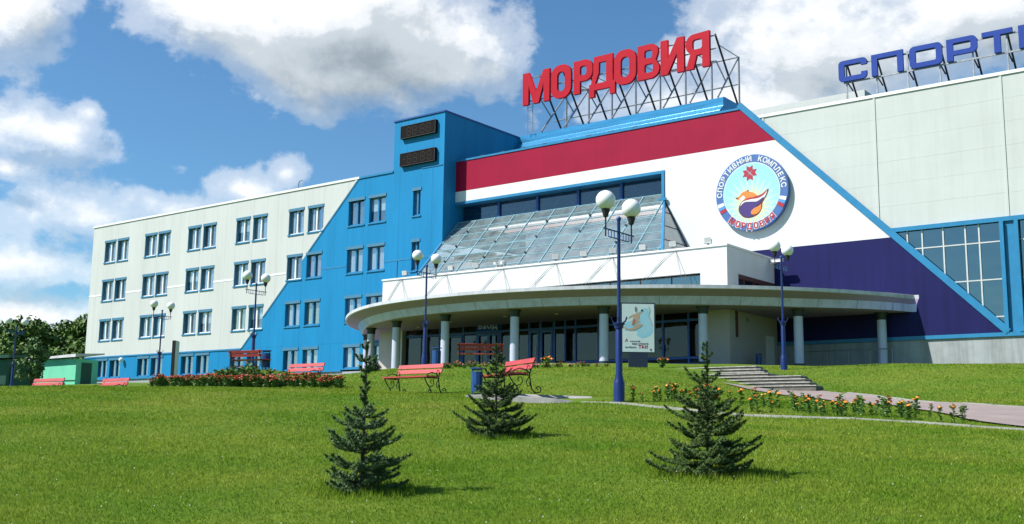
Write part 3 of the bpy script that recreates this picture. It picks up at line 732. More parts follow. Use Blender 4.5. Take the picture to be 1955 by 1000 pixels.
for j in range(4):
    a, b, c, d = end_pt(0, NV[j]+.01), end_pt(1, NV[j]+.01), end_pt(1, NV[j+1]-.01), end_pt(0, NV[j+1]-.01)
    mb = World(hall); off = Vector((-.012, .004, 0)); mb.add([a, b, c, d, a+off, b+off, c+off, d+off], [(0, 1, 2, 3), (7, 6, 5, 4), (0, 4, 5, 1), (1, 5, 6, 2), (2, 6, 7, 3), (3, 7, 4, 0)]); mb.part('pane', ATRGLASS)
    mb = World(hall); mb.tube([end_pt(0, NV[j]), end_pt(1, NV[j])], .03, 4); mb.part('glazing_bar', DKSTEEL)
mb = World(hall); mb.tube([E1, E2], .05, 4); mb.part('wall_trim', DKSTEEL)
# clerestory under the raspberry band
YC = 55.75
npst = 5
pxs = np.linspace(XT+.05, -31.5, npst+1)
for a, b in zip(pxs, pxs[1:]):
    mb = World(hall); mb.box(a+.08, b-.08, YC, YC+.012, 14.30, 15.41); mb.part('clerestory_pane', CLERGLASS)
for x in pxs[1:-1]:
    mb = World(hall); mb.box(x-.09, x+.09, YC-.12, YC+.05, 14.25, 15.41); mb.part('clerestory_post', DKBLUE)
mb = World(hall); mb.box(XT+.03, -31.45, YT+.01, YC+.1, 14.12, 14.24); mb.part('clerestory_sill', DKBLUE)
# what shows inside: floor trusses, a white beam, the back wall
for k, x in enumerate(np.linspace(-45.5, -33, 6)):
    mb = World(hall)
    mb.tube([(x, 56.2, 14.3), (x+1.1, 56.2, 15.5)], .07, 5).tube([(x+2.2, 56.2, 14.3), (x+1.1, 56.2, 15.5)], .07, 5)
    mb.part('inner_truss', STEEL)
mb = World(hall); mb.tube([(XT+.2, 56.32, 14.45), (-31.5, 56.32, 14.45)], .07, 5).tube([(XT+.2, 56.32, 14.95), (-31.5, 56.32, 14.95)], .06, 5); mb.part('inner_truss', STEEL)
mb = World(hall); p0, p1 = 53.75, 53.05
mb.add([(XT+3, p0, slope_z(p0)-.25), (-30.9, p0, slope_z(p0)-.25), (-30.3, p1, slope_z(p1)-.25), (XT+2, p1, slope_z(p1)-.25), (XT+3, p0, slope_z(p0)-.32), (-30.9, p0, slope_z(p0)-.32), (-30.3, p1, slope_z(p1)-.32), (XT+2, p1, slope_z(p1)-.32)],
       [(0, 1, 2, 3), (7, 6, 5, 4), (0, 4, 5, 1), (1, 5, 6, 2), (2, 6, 7, 3), (3, 7, 4, 0)]); mb.part('inner_beam', WHITE)
INW = mat('foyer_wall', (.30, .33, .34), .8, var=.2, scale=.7)
mb = World(hall); mb.box(XT+.02, -29.21, 61.6, 61.88, 9.41, 18.09); mb.part('inner_wall', INW)
for k in range(40):
    x = XT+.35+k*.43
    if x < -31: mb = World(hall); a, b = 55.0, 51.3; mb.tube([(x, a, slope_z(a)-.6), (x+.0, b, slope_z(b)-.6)], .07, 4); mb.part('inner_louvre', STEEL)

# ================================================================== entrance pavilion
pav = thing('entrance_pavilion', (-36, YP, 3.5), 'white entrance pavilion with a round flared canopy on grey columns', 'building')
XL, XR = -48.56, -24.54
CC = (-36.41, 62.71)
ZPL = 3.55
# the paved platform under the canopy
angs = [math.radians(a) for a in np.linspace(-150, -24, 64)]
poly = [(CC[0]+19.4*math.cos(a), CC[1]+19.4*math.sin(a)) for a in angs]
poly = [(x, y) for x, y in poly if y < 54.9]+[(-17.2, 54.9), (-29, 54.9), (-48.6, 53.4), (-52.0, 53.4)]
mb = MB(); mb.slab(poly, 1.5, ZPL); tag(mb.build('platform', CONC), 'paved platform under the canopy', kind='structure')
# upper box
mb = World(pav)
TOPZ = 9.62
mb.box(XL, -46.93, YP, YP+.25, 6.9, TOPZ); mb.part('fascia', WHITE)
fx = list(np.linspace(-46.93, -26.05, 9))
for a, b in zip(fx, fx[1:]): mb = World(pav); mb.box(a+.004, b-.004, YP+random.uniform(0, .004), YP+.25, 8.35, TOPZ); mb.part('fascia', WHITE)
mb = World(pav); mb.box(-26.045, XR, YP, YP+.25, 6.9, TOPZ); mb.part('fascia', WHITE)
mb = World(pav); mb.box(XR-.25, XR, YP+.252, YB-.01, 8.33, TOPZ).box(XR-.25, XR, YP+.252, 50.58, 6.9, 8.328); mb.part('side_fascia', WHITE)
mb = World(pav); mb.box(XL, XL+.25, YP+.252, YA-.06, 6.9, TOPZ); mb.part('side_fascia', WHITE)
mb = World(pav); mb.box(XL-.05, XR+.05, YP-.06, YP+.35, TOPZ+.002, TOPZ+.10).box(XR-.35, XR+.05, YP+.352, YB-.01, TOPZ+.002, TOPZ+.10); mb.part('parapet_cap', PAINTW)
mb = World(pav); mb.box(XL+.26, XR-.26, YP+.27, YB-.02, 9.0, 9.2); mb.part('roof', PLINTH)
cx_ = list(np.linspace(-46.92, -26.06, 12))
for a, b in zip(cx_, cx_[1:]): mb = World(pav); mb.box(a+.03, b-.03, YP+.45, YP+.47, 7.2, 8.34); mb.part('clerestory_pane', HALLGLASS)
BROWN = mat('brown_frame', (.10, .04, .03), .5)
for a in cx_: mb = World(pav); mb.box(a-.03, a+.03, YP+.42, YP+.52, 7.2, 8.34); mb.part('clerestory_post', BROWN)
mb = World(pav); mb.box(XR-.22, XR-.2, 50.6, YB-.05, 7.2, 8.32); mb.part('clerestory_pane', HALLGLASS)
for y in (51.4, 52.6): mb = World(pav); mb.box(XR-.24, XR-.1, y, y+.14, 7.2, 8.32); mb.part('clerestory_post', BROWN)
mb = World(pav); mb.box(XR-.16, XR-.05, 50.6, YB-.05, 8.12, 8.325); mb.part('clerestory_head', BROWN)
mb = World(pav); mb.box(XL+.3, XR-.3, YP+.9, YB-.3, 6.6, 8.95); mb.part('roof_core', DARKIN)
# lower walls
mb = World(pav); mb.box(-48.73, -46.72, YP, YB-1.3, 2.5, 6.88); mb.part('left_wall', BEIGEW)
mb = World(pav); mb.box(-25.88, -24.46, YP, YP+.3, 2.5, 6.88).box(-24.75, -24.46, YP+.302, YB-.01, 2.5, 6.88); mb.part('right_wall', BEIGEW)
mb = World(pav); mb.box(-24.455, -24.40, 49.98, 50.18, 5.05, 6.35); mb.part('name_plate', BROWN)
mb = World(pav); mb.box(-24.455, -24.43, 51.2, 51.5, 5.9, 6.15); mb.part('notice', PLINTH)
mb = World(pav); mb.box(-24.455, -24.43, 53.5, 54.5, 3.6, 5.4); mb.part('side_door', PAINTW)
# glass front
FRB = mat('entrance_blue_frame', (.015, .10, .42), .4, var=.2, scale=4)
YG = YP+.30
vx = [-46.72, -44.9, -43.9, -43.2, -42.0, -40.92, -39.18, -37.9, -37.1, -36.3, -35.35, -34.6, -33.9, -32.4, -31.0, -29.6, -28.4, -26.9, -25.88]
for a, b in zip(vx, vx[1:]):
    for z0, z1 in ((4.12, 5.92), (6.06, 6.85)):
        mb = World(pav); mb.box(a+.04, b-.04, YG, YG+.012, z0+.02, z1-.02); mb.part('glass_pane', DOORGLASS)
for x in vx[1:-1]:
    wd = .05 if x not in (-40.92, -39.18, -36.3, -35.35, -43.2) else .08
    mb = World(pav); mb.box(x-wd, x+wd, YG-.06, YG+.06, 3.56, 6.86); mb.part('mullion', FRB)
mb = World(pav); mb.box(-46.7, -25.9, YG-.065, YG+.05, 5.93, 6.05); mb.part('transom', FRB)
mb = World(pav); mb.box(-46.7, -25.9, YG-.065, YG+.05, 3.56, 3.80).box(-46.7, -36.9, YG-.05, YG+.05, 3.80, 4.1).box(-34.5, -25.9, YG-.07, YG+.05, 4.0, 4.12); mb.part('base_rail', FRB)
mb = World(pav); mb.box(-46.7, -25.9, YG+.051, YG+.08, 3.801, 3.99); mb.part('base_panel', DARKIN)
DOORB = mat('door_blue_frame', (.025, .14, .50), .4, var=.2, scale=4)
for (a, b) in ((-43.15, -42.05), (-40.84, -40.02), (-40.0, -39.26), (-37.02, -36.38), (-36.22, -35.43)):
    f = World(pav); f.box(a, a+.09, YG-.10, YG-.062, 3.6, 5.9).box(b-.09, b, YG-.10, YG-.062, 3.6, 5.9).box(a+.09, b-.09, YG-.10, YG-.062, 5.78, 5.9).box(a+.09, b-.09, YG-.10, YG-.062, 3.6, 3.85)
    dr = f.part('door', DOORB); dl = Vector((0, 0, 0))
    h = World(dr); h.p = dr; h.box(b-.16, b-.12, YG-.15, YG-.11, 4.5, 5.0); h.part('handle', STEEL)
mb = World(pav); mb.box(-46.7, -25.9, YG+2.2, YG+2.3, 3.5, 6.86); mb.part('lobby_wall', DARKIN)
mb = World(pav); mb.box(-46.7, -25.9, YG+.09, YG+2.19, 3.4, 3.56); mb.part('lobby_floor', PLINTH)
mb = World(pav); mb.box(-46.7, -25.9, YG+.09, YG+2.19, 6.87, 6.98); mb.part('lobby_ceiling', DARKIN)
for x in (-45.3, -38.6, -36.0, -31.6, -28.9, -27.6):
    mb = World(pav); mb.box(x, x+.5, YG+.3, YG+.34, 3.6, 6.0); mb.part('lobby_curtain', CURT4)
# canopy: flared ring, swept round the centre
prof = [(17.2, 7.12), (20.55, 7.22), (20.75, 7.20), (20.75, 7.02), (20.68, 7.0), (19.80, 6.70), (19.72, 6.66), (19.38, 6.38), (19.30, 6.38)]
ARC0, ARC1 = math.radians(-155), math.radians(-20)
def ring(name, pf, mt, sm=30, a0=None, a1=None, NA=150):
    A0, A1 = (ARC0, ARC1) if a0 is None else (a0, a1)
    mb = World(pav); vs = []; fs = []; k = len(pf)
    ang = [A0+(A1-A0)*i/NA for i in range(NA+1)]
    for a in ang:
        f = min(1, max(0, (math.degrees(a)+42)/18)); f = f*f*(3-2*f)*.85
        g_ = min(1, max(0, (-math.degrees(a)-105)/28)); g_ = g_*g_*(3-2*g_)*.42
        for r, z in pf:
            if r > 19: r = r+(20.75-r)*f-g_
            vs.append((CC[0]+r*math.cos(a), CC[1]+r*math.sin(a), z))
    for i in range(NA):
        for j in range(k-1): fs.append((i*k+j, (i+1)*k+j, (i+1)*k+j+1, i*k+j+1))
    # run the ends into the walls behind
    cl_ = {'canopy_roof': .010, 'canopy_lip': .012, 'canopy_flare': .014, 'band_panel': .016, 'canopy_soffit': .018}.get(name, .02)
    vs = [(x, min(y, (YB-cl_) if x > -40 else (YA-cl_-.01)), z) for x, y, z in vs]
    mb.add(vs, fs); return mb.part(name, mt, smooth=sm)
ring('canopy_roof', [(10.2, 7.05), (20.54, 7.21)], PLINTH)
ring('canopy_lip', [(20.54, 7.212), (20.75, 7.20), (20.75, 7.03), (20.66, 7.01)], LIPW)
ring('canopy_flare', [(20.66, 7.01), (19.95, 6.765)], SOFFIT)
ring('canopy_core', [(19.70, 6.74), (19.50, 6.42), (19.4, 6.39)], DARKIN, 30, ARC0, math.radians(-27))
NSEG = 24
for k in range(NSEG):
    a_, b_ = ARC0+(ARC1-ARC0)*k/NSEG+.0004, ARC0+(ARC1-ARC0)*(k+1)/NSEG-.0004
    ring('band_panel', [(19.95, 6.763), (19.94, 6.74), (19.72, 6.38), (19.6, 6.371)], CANGREY, 30, a_, b_, 7)
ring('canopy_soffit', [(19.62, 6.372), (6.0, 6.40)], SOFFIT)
for a in (-40, -62, -78, -89, -104, -118):
    mb = World(pav); p = (CC[0]+16.6*math.cos(math.radians(a)), CC[1]+16.6*math.sin(math.radians(a))); 
    if p[1] < YP-.3: mb.lathe([(.0001, 6.34), (.09, 6.34), (.10, 6.372)], 12, (*p, 0)); mb.part('downlight', PAINTW)
cme = None
for a in (-22.9, -38.4, -53, -67.6, -82, -96, -110.4, -124.8, -139):
    p = Vector((CC[0]+18.97*math.cos(math.radians(a)), CC[1]+18.97*math.sin(math.radians(a)), ZPL))
    if a > -30: p.x, p.y = -18.66, 54.5
    if cme is None:
        cme = (MB().lathe([(.235, .12), (.225, 2.47)], 20).mesh('column', COLUMN, smooth=40),
               MB().lathe([(.226, 2.45), (.25, 2.48), (.25, 2.66), (.33, 2.80), (.35, 2.845), (.0001, 2.845)], 20).mesh('capital', COLDARK, smooth=40),
               MB().lathe([(.255, 0), (.255, .13), (.0001, .13)], 20).mesh('column_base', COLDARK, smooth=40))
    c = link('column', cme[0], pav, p-Vector(pav.location)); link('capital', cme[1], c); link('column_base', cme[2], c)
# white flag pole by the left wall
mb = World(pav); mb.tube([(-46.2, 48.75, 3.5), (-46.2, 48.75, 6.36)], .035, 8); mb.part('drain_pipe', PAINTW)

# outdoor steps at the left of the platform
stl = thing('terrace_steps', (-53, 48, 2.7), 'long pale concrete terrace steps at the left foot of the canopy', 'steps')
for i in range(5):
    z = 3.54-.16*i-.16; y1 = 48.1-.36*i
    mb = World(stl); mb.box(-57.2, -46.6+.0*i, y1-.36, y1-.004, 2.2, z).box(-57.2, -46.6, y1-.372, y1-.33, z-.06, z+.006); mb.part('step', CONC)
mb = World(stl); mb.box(-57.2, -52.0, 48.1, 53.6, 2.2, 3.53); mb.part('landing', CONC)

# ================================================================== roof signs
def mirror(sp_, w): return [[(w-x, y) for x, y in s] for s in sp_]
def L_M(w, t): return [[(0, 0), (t, 0), (t, .58), (w/2-.10, 0), (w/2+.10, 0), (w-t, .58), (w-t, 0), (w, 0), (w, 1), (w-t*1.05, 1), (w/2, .36), (t*1.05, 1), (0, 1)]]
def L_O(w, t, r=.3): return [rrect(0, -.01, w, 1.01, min(r, w/2-.01)), rrect(t, .2, w-t, .8, min(r*.5, (w-2*t)/2-.01))[::-1]]
def L_P(w, t): return [[(0, 0), (t, 0), (t, .36)]+[(w-.26+.26*math.cos(math.radians(a)), .62+.26*math.sin(math.radians(a))) for a in range(-90, 1, 15)]+[(w-.26+.26*math.cos(math.radians(a)), .74+.26*math.sin(math.radians(a))) for a in range(0, 91, 15)]+[(0, 1)],
                       rrect(t, .54, w-t*.95, .82, .07)[::-1]]
def L_D(w, t): return [[(0, -.2), (t*.8, -.2), (t*.8, 0), (w-t*.8, 0), (w-t*.8, -.2), (w, -.2), (w, .19), (w-.08, .19), (w-.08, 1), (.16, 1), (.14, .5), (.06, .19), (0, .19)],
                       [(t*.95, .19), (.33, .5), (.34, .81), (w-.08-t, .81), (w-.08-t, .19)][::1]]
def L_V(w, t): return [[(0, 0), (w-.22, 0)]+[(w-.25+.25*math.cos(math.radians(a)), .26+.25*math.sin(math.radians(a))) for a in range(-75, 31, 15)]+[(w-.12, .52)]+[(w-.28+.24*math.cos(math.radians(a)), .76+.24*math.sin(math.radians(a))) for a in range(-30, 91, 15)]+[(0, 1)],
                       rrect(t, .18, w-t*.95, .43, .06)[::-1], rrect(t, .60, w-t*1.02, .83, .06)[::-1]]
def L_I(w, t): return [[(0, 0), (t*.98, 0), (w-t, .56), (w-t, 0), (w, 0), (w, 1), (w-t*.98, 1), (t, .44), (t, 1), (0, 1)]]
def L_YA(w, t):
    P = L_P(w, t)
    o = [[(0, 0), (t, 0), (t, .37), (w-t*1.5, .37), (w-t*1.05, 0), (w, 0), (w-.14, .42)]+[(w-.26+.26*math.cos(math.radians(a)), .70+.28*math.sin(math.radians(a))) for a in range(-50, 91, 14)]+[(0, 1)],
         rrect(t, .54, w-t*.95, .82, .07)[::-1]]
    return mirror(o, w)
H1 = 2.42
spans = [(-46.75, -44.33, L_M), (-44.19, -42.45, L_O), (-42.22, -40.62, L_P), (-40.9, -38.76, L_D), (-38.84, -37.08, L_O), (-36.95, -35.25, L_V), (-35.16, -33.39, L_I), (-33.27, -31.52, L_YA)]
YS = 61.6
sgn = thing('roof_sign', (-39, YS, 21.9), 'huge red block letters МОРДОВИЯ on a steel truss above the foyer roof', 'sign')
SO = Vector(sgn.location)
for (x0, x1, fn) in spans:
    w_ = (x1-x0)/H1
    spl = [[(x*H1, y*H1) for x, y in s] for s in fn(w_, .222)]
    me = curve_mesh('letter', spl, .22); me.materials.append(SIGNRED)
    link('letter', me, sgn, Vector((x0, YS-.2, 23.92))-SO)
YR = 65.1; ZT = 21.88
for i in range(8):
    x = -31.25-2.02*i
    w = World(sgn)
    w.tube([(x, YR, ZT), (x, YR, 25.5)], .07, 6); w.part('truss_post', STEEL)
    w = World(sgn); w.tube([(x, YS+.1, 26.1), (x, YR-.1, ZT+.02)], .075, 6); w.part('raking_strut', DKSTEEL)
    w = World(sgn); w.tube([(x, YS+.35, ZT), (x, YR-.05, 25.45)], .06, 6).tube([(x, YS+.15, 24.3), (x, YS+1.55, 23.25)], .05, 6); w.part('diagonal', STEEL)
    w = World(sgn); w.tube([(x, YR-.02, 25.5), (x, YS+.4, 25.5)], .035, 5); w.part('tie', STEEL)
for y, z in ((YS+.08, 24.25), (YS+.08, 25.1), (YS+.08, 26.0), (YR, 25.5), (YR, 23.6)):
    w = World(sgn); w.tube([(-46.5, y, z), (-31.2, y, z)], .045, 6); w.part('rail', STEEL)
w = World(sgn)
w.tube([(-46.55, YS+.2, ZT), (-46.55, YS+.2, 24.2)], .03, 5).tube([(-46.1, YS+.2, ZT), (-46.1, YS+.2, 24.2)], .03, 5)
for k in range(9): w.tube([(-46.55, YS+.2, ZT+.2+k*.25), (-46.1, YS+.2, ZT+.2+k*.25)], .015, 4)
w.part('ladder', STEEL)

YS2 = 55.42; H2 = 1.16
sg2 = thing('roof_sign', (-14, YS2, 17.93), 'blue wide letters СПОРТИ on short props along the pale hall roof', 'sign')
SO = Vector(sg2.location)
def W_C(w, t): return [[(w, .34), (w, .22)]+rrect(0, 0, w, 1, .2)[21:28][::-1][:0]+[(w-.02, .1), (w-.1, .02), (w-.2, 0), (.2, 0), (.08, .03), (.02, .1), (0, .2), (0, .8), (.02, .9), (.08, .97), (.2, 1), (w-.2, 1), (w-.08, .97), (w-.02, .9), (w, .8), (w, .66), (w-t, .66), (w-t, .78), (t+.04, .78), (t, .74), (t, .26), (t+.04, .22), (w-t, .22), (w-t, .34)]]
def W_PI(w, t): return [[(0, 0), (t, 0), (t, .78), (w-t, .78), (w-t, 0), (w, 0), (w, 1), (0, 1)]]
def W_O(w, t): return [rrect(0, 0, w, 1, .22), rrect(t, .22, w-t, .78, .08)[::-1]]
def W_R(w, t): return [[(0, 0), (t, 0), (t, .24)]+[(w-.24+.24*math.cos(math.radians(a)), .48+.24*math.sin(math.radians(a))) for a in range(-90, 1, 18)]+[(w-.24+.24*math.cos(math.radians(a)), .76+.24*math.sin(math.radians(a))) for a in range(0, 91, 18)]+[(0, 1)], rrect(t, .45, w-t, .79, .08)[::-1]]
def W_T(w, t): return [[(w/2-t/2, 0), (w/2+t/2, 0), (w/2+t/2, .78), (w, .78), (w, 1), (0, 1), (0, .78), (w/2-t/2, .78)]]
def W_I(w, t): return L_I(w, t)
for (x0, x1, fn) in [(-20.72, -19.18, W_C), (-18.93, -17.27, W_PI), (-16.95, -15.30, W_O), (-15.08, -13.60, W_R), (-13.37, -11.94, W_T), (-11.67, -10.2, W_I)]:
    spl = [[(x*H2, y*H2) for x, y in s] for s in fn((x1-x0)/H2, .27)]
    me = curve_mesh('letter', spl, .14); me.materials.append(SIGNBLUE); link('letter', me, sg2, Vector((x0, YS2-.12, 19.02))-SO)
for x in np.arange(-20.35, -9, 1.62):
    w = World(sg2); w.tube([(x, YS2+.08, 17.8), (x, YS2+.08, 20.1)], .05, 4); w.part('post', STEEL)
    w = World(sg2); w.tube([(x+.03, YS2+.12, 20.0), (x+.03, YS2+2.2, 17.75)], .055, 5).tube([(x+.03, YS2+.1, 19.0), (x+.03, YS2+.9, 18.75)], .04, 5); w.part('raking_strut', DKSTEEL)
for z in (19.0, 19.95): w = World(sg2); w.box(-20.5, -10.0, YS2+.04, YS2+.10, z-.05, z+.03); w.part('rail', STEEL)

# ================================================================== round emblem
EX, EZ, ER = -25.64, 13.48, 2.15
emb = thing('emblem', (EX, YB-.01, EZ), 'round club emblem with a fox, a red star and ring lettering on the white wall', 'emblem')
YE = -.30                # front face, in the emblem's frame
def disc(name, r, y0, y1, mt, n=64, cx=0, cz=0):
    mb = MB(); mb.prism([(cx+r*math.cos(2*PI*i/n), cz+r*math.sin(2*PI*i/n)) for i in range(n)], y0, y1); return mb.build(name, mt, emb)
disc('backing', ER, YE, -.02, RINGBLUE); disc('rim', ER-.035, YE-.006, YE-.0005, mat('ring_print', (.05, .125, .33), .45, var=.1), 64)
disc('white_line', 1.70, YE-.010, YE-.0065, WHITE)
def raymat():
    m = bpy.data.materials.new('emblem_sunrays'); m.use_nodes = True; N, L = m.node_tree.nodes, m.node_tree.links; b = N['Principled BSDF']; b.inputs['Roughness'].default_value = .5
    tc = N.new('ShaderNodeTexCoord'); s = N.new('ShaderNodeSeparateXYZ'); L.new(tc.outputs['Object'], s.inputs[0])
    def mm(op, a, b_=None, cl=False):
        n = N.new('ShaderNodeMath'); n.operation = op; n.use_clamp = cl
        for k, v in enumerate((a, b_)):
            if v is None: continue
            if isinstance(v, (int, float)): n.inputs[k].default_value = v
            else: L.new(v, n.inputs[k])
        return n.outputs[0]
    x, z = s.outputs[0], mm('ADD', s.outputs[2], .75)
    r = mm('SQRT', mm('ADD', mm('MULTIPLY', x, x), mm('MULTIPLY', z, z)))
    ray_ = mm('MULTIPLY', mm('ADD', mm('SINE', mm('MULTIPLY', mm('ARCTAN2', x, z), 26)), 1), .15)
    f = mm('ADD', mm('SUBTRACT', 1.15, mm('MULTIPLY', r, .62)), mm('SUBTRACT', ray_, .24), True)
    rp = N.new('ShaderNodeValToRGB'); L.new(f, rp.inputs[0]); e = rp.color_ramp.elements
    e[0].position = .05; e[0].color = (.26, .55, .64, 1); e[1].position = .85; e[1].color = (.70, .58, .14, 1); k = e.new(.5); k.color = (.43, .60, .48, 1)
    L.new(rp.outputs[0], b.inputs['Base Color']); return m
disc('sunray_field', 1.66, YE-.014, YE-.0105, raymat())
def flat(name, poly, mt, layer):
    mb = MB(); y = YE-.015-.004*layer; mb.prism([(u*ER, v*ER) for u, v in poly], y-.003, y); return mb.build(name, mt, emb)
def en(pts): return [((px-412)/305, (486-py)/325) for px, py in pts]
def smooth_loop(p, k=4):        # rounded closed outline through the points
    out = []; n = len(p)
    for i in range(n):
        a, b, c, d = [Vector(p[(i+j-1) % n]) for j in range(4)]
        for t in range(k):
            t /= k; out.append(tuple(.5*((2*b)+(c-a)*t+(2*a-5*b+4*c-d)*t*t+(3*b-a-3*c+d)*t**3)))
    return out
for k in range(4):              # star of four forked petals
    w_ = PI/2*k
    pet = [(0, .012), (.085, .09), (.085, .20), (.0, .15), (-.085, .20), (-.085, .09)]
    pts = [(u*math.cos(w_)-v*math.sin(w_)-.03, u*math.sin(w_)+v*math.cos(w_)+.515) for u, v in pet]
    flat('star_petal', pts, CRIMSON, 1)
flat('fox_head', smooth_loop(en([(282, 521), (312, 503), (335, 478), (368, 468), (387, 460), (392, 476), (430, 490), (466, 526), (430, 545), (375, 545), (345, 552), (318, 540), (290, 532)])), ORANGE, 1)
flat('fox_muzzle', smooth_loop(en([(312, 528), (345, 505), (358, 525), (338, 548), (318, 538)])), WHITE, 2)
flat('fox_nose', smooth_loop(en([(278, 520), (296, 514), (298, 527)])), BLACK, 3)
flat('fox_ear', en([(376, 470), (388, 458), (391, 478)]), BLACK, 2)
flat('fox_outline', smooth_loop(en([(556, 473), (545, 520), (505, 585), (500, 625), (470, 675), (410, 700), (345, 690), (305, 640), (308, 590), (345, 548), (420, 530), (500, 512)])), mat('emblem_maroon', (.13, .012, .02), .5), 2)
flat('fox_tail_red', smooth_loop(en([(551, 480), (535, 515), (470, 540), (380, 545), (345, 560), (380, 532), (450, 528), (505, 512)])), CRIMSON, 3)
flat('fox_tail_white', smooth_loop(en([(545, 490), (530, 530), (500, 560), (440, 570), (360, 562), (318, 592), (340, 558), (400, 545), (470, 542), (520, 520)])), WHITE, 4)
flat('fox_tail_violet', smooth_loop(en([(518, 538), (480, 590), (420, 640), (410, 672), (425, 692), (370, 692), (318, 655), (312, 610), (345, 575), (400, 565), (460, 568)])), PURPLE, 5)
flat('fox_body', smooth_loop(en([(494, 600), (490, 640), (460, 672), (420, 676), (408, 655), (430, 628), (470, 612)])), ORANGE, 6)
# tricolour ends of the ring
for sgnx in (-1, 1):
    for k, (mt, a0, a1) in enumerate(((WHITE, 13, 19), (mat('ribbon_blue', (.05, .25, .6), .5), 19.3, 24), (CRIMSON, 24.3, 30))):
        def pt(a, r): w_ = math.radians(-a if sgnx > 0 else 180+a); return (r*math.cos(w_), r*math.sin(w_))
        flat('ribbon', [pt(a0, .80), pt(a0, .985), pt((a0+a1)/2, .985), pt(a1, .985), pt(a1, .80)], mt, 1)
def arc_text(name, s, r, a_c, step, size, mt, layer, inward=False, bold=.02):
    n = len(s)
    for i, ch in enumerate(s):
        if ch == ' ': continue
        a = a_c+(step*(i-(n-1)/2))*(1 if inward else -1)
        me = text_mesh('letter', ch, size, .005, bold); me.materials.append(mt); w_ = math.radians(a)
        q = Matrix.Rotation(-(w_-PI/2) if not inward else -(w_+PI/2), 4, 'Y'); me.transform(q)
        link('letter', me, emb, (r*math.cos(w_), YE-.015-.004*layer-.0013*(i % 2), r*math.sin(w_)))
arc_text('ring_lettering', 'СПОРТИВНЫЙ КОМПЛЕКС', 1.78, 92, 9.6, .40, WHITE, 1, bold=.012)
fns = [(L_M, 1.0), (L_O, .74), (L_P, .68), (L_D, .86), (L_O, .74), (L_V, .72), (L_I, .76), (L_YA, .72)]
NH, RB = .36, 1.69
adv = sum(w_ for _, w_ in fns)*NH+.085*7; pos = -adv/2
for k, (fn, w_) in enumerate(fns):
    ww = w_*NH; a = math.radians(270)+(pos+ww/2)/(RB+.16); pos += ww+.085
    spl = fn(w_, .215)
    for (sc_, shp, mt, ly, nm) in ((1.18, spl[:1], WHITE, 1, 'letter_outline'), (1.0, spl, CRIMSON, 3, 'letter')):
        out = [[((x-w_/2)*NH*(1+(sc_-1)*.9)/1.0, (y-.5)*NH*sc_) for x, y in q] for q in shp]
        me = curve_mesh(nm, out, .004); me.materials.append(mt); me.transform(Matrix.Rotation(-(a+PI/2), 4, 'Y'))
        rr = RB+.20
        link(nm, me, emb, (rr*math.cos(a), YE-.016-.004*ly-.0012*(k % 2), rr*math.sin(a)))

# ================================================================== two unlit number displays on the tower
def display(z0, z1, body, label):
    t = thing('number_display', (-49.77, YA-.01, (z0+z1)/2), label, 'clock', 'number displays on the tower')
    h = (z1-z0)/2; W2 = 1.62
    mb = MB(); mb.box(-W2, W2, -.22, -.0, -h, h); mb.build('case', DISPLAY, t)
    mb = MB(); mb.box(-W2, W2, -.245, -.221, h-.035, h).box(-W2, W2, -.245, -.221, -h, -h+.035).box(-W2, -W2+.035, -.245, -.221, -h+.036, h-.036).box(W2-.035, W2, -.245, -.221, -h+.036, h-.036); mb.build('bezel', BLACK, t)
    def digit(cx, a=.17, b=.29, th=.055):
        mb = MB()
        for zz in (-b, 0, b): mb.box(cx-a+.03, cx+a-.03, -.228, -.2215, zz-th/2, zz+th/2)
        for xx in (-a, a):
            for s_ in (-1, 1): mb.box(cx+xx-th/2, cx+xx+th/2, -.228, -.2215, (.035 if s_ > 0 else -b+.035), (b-.035 if s_ > 0 else -.035))
        mb.build('digit', SEG, t)
    for ch, cx in body:
        if ch == '8': digit(cx)
        elif ch == ':': mb = MB(); mb.box(cx-.03, cx+.03, -.228, -.2215, .10, .16).box(cx-.03, cx+.03, -.228, -.2215, -.16, -.10); mb.build('colon', SEG, t)
        else: mb = MB(); mb.box(cx-.12, cx+.12, -.228, -.2215, -.025, .025); mb.build('minus', SEG, t)
display(20.32, 21.24, [('8', -.85), ('8', -.33), (':', .05), ('8', .42), ('8', .98)], 'dark four digit clock display, the upper of two on the blue tower')
display(18.35, 19.28, [('-', -1.2), ('8', -.75), ('8', -.2), (':', .15), ('8', .5), ('8', 1.1)], 'dark temperature display below the clock on the blue tower')

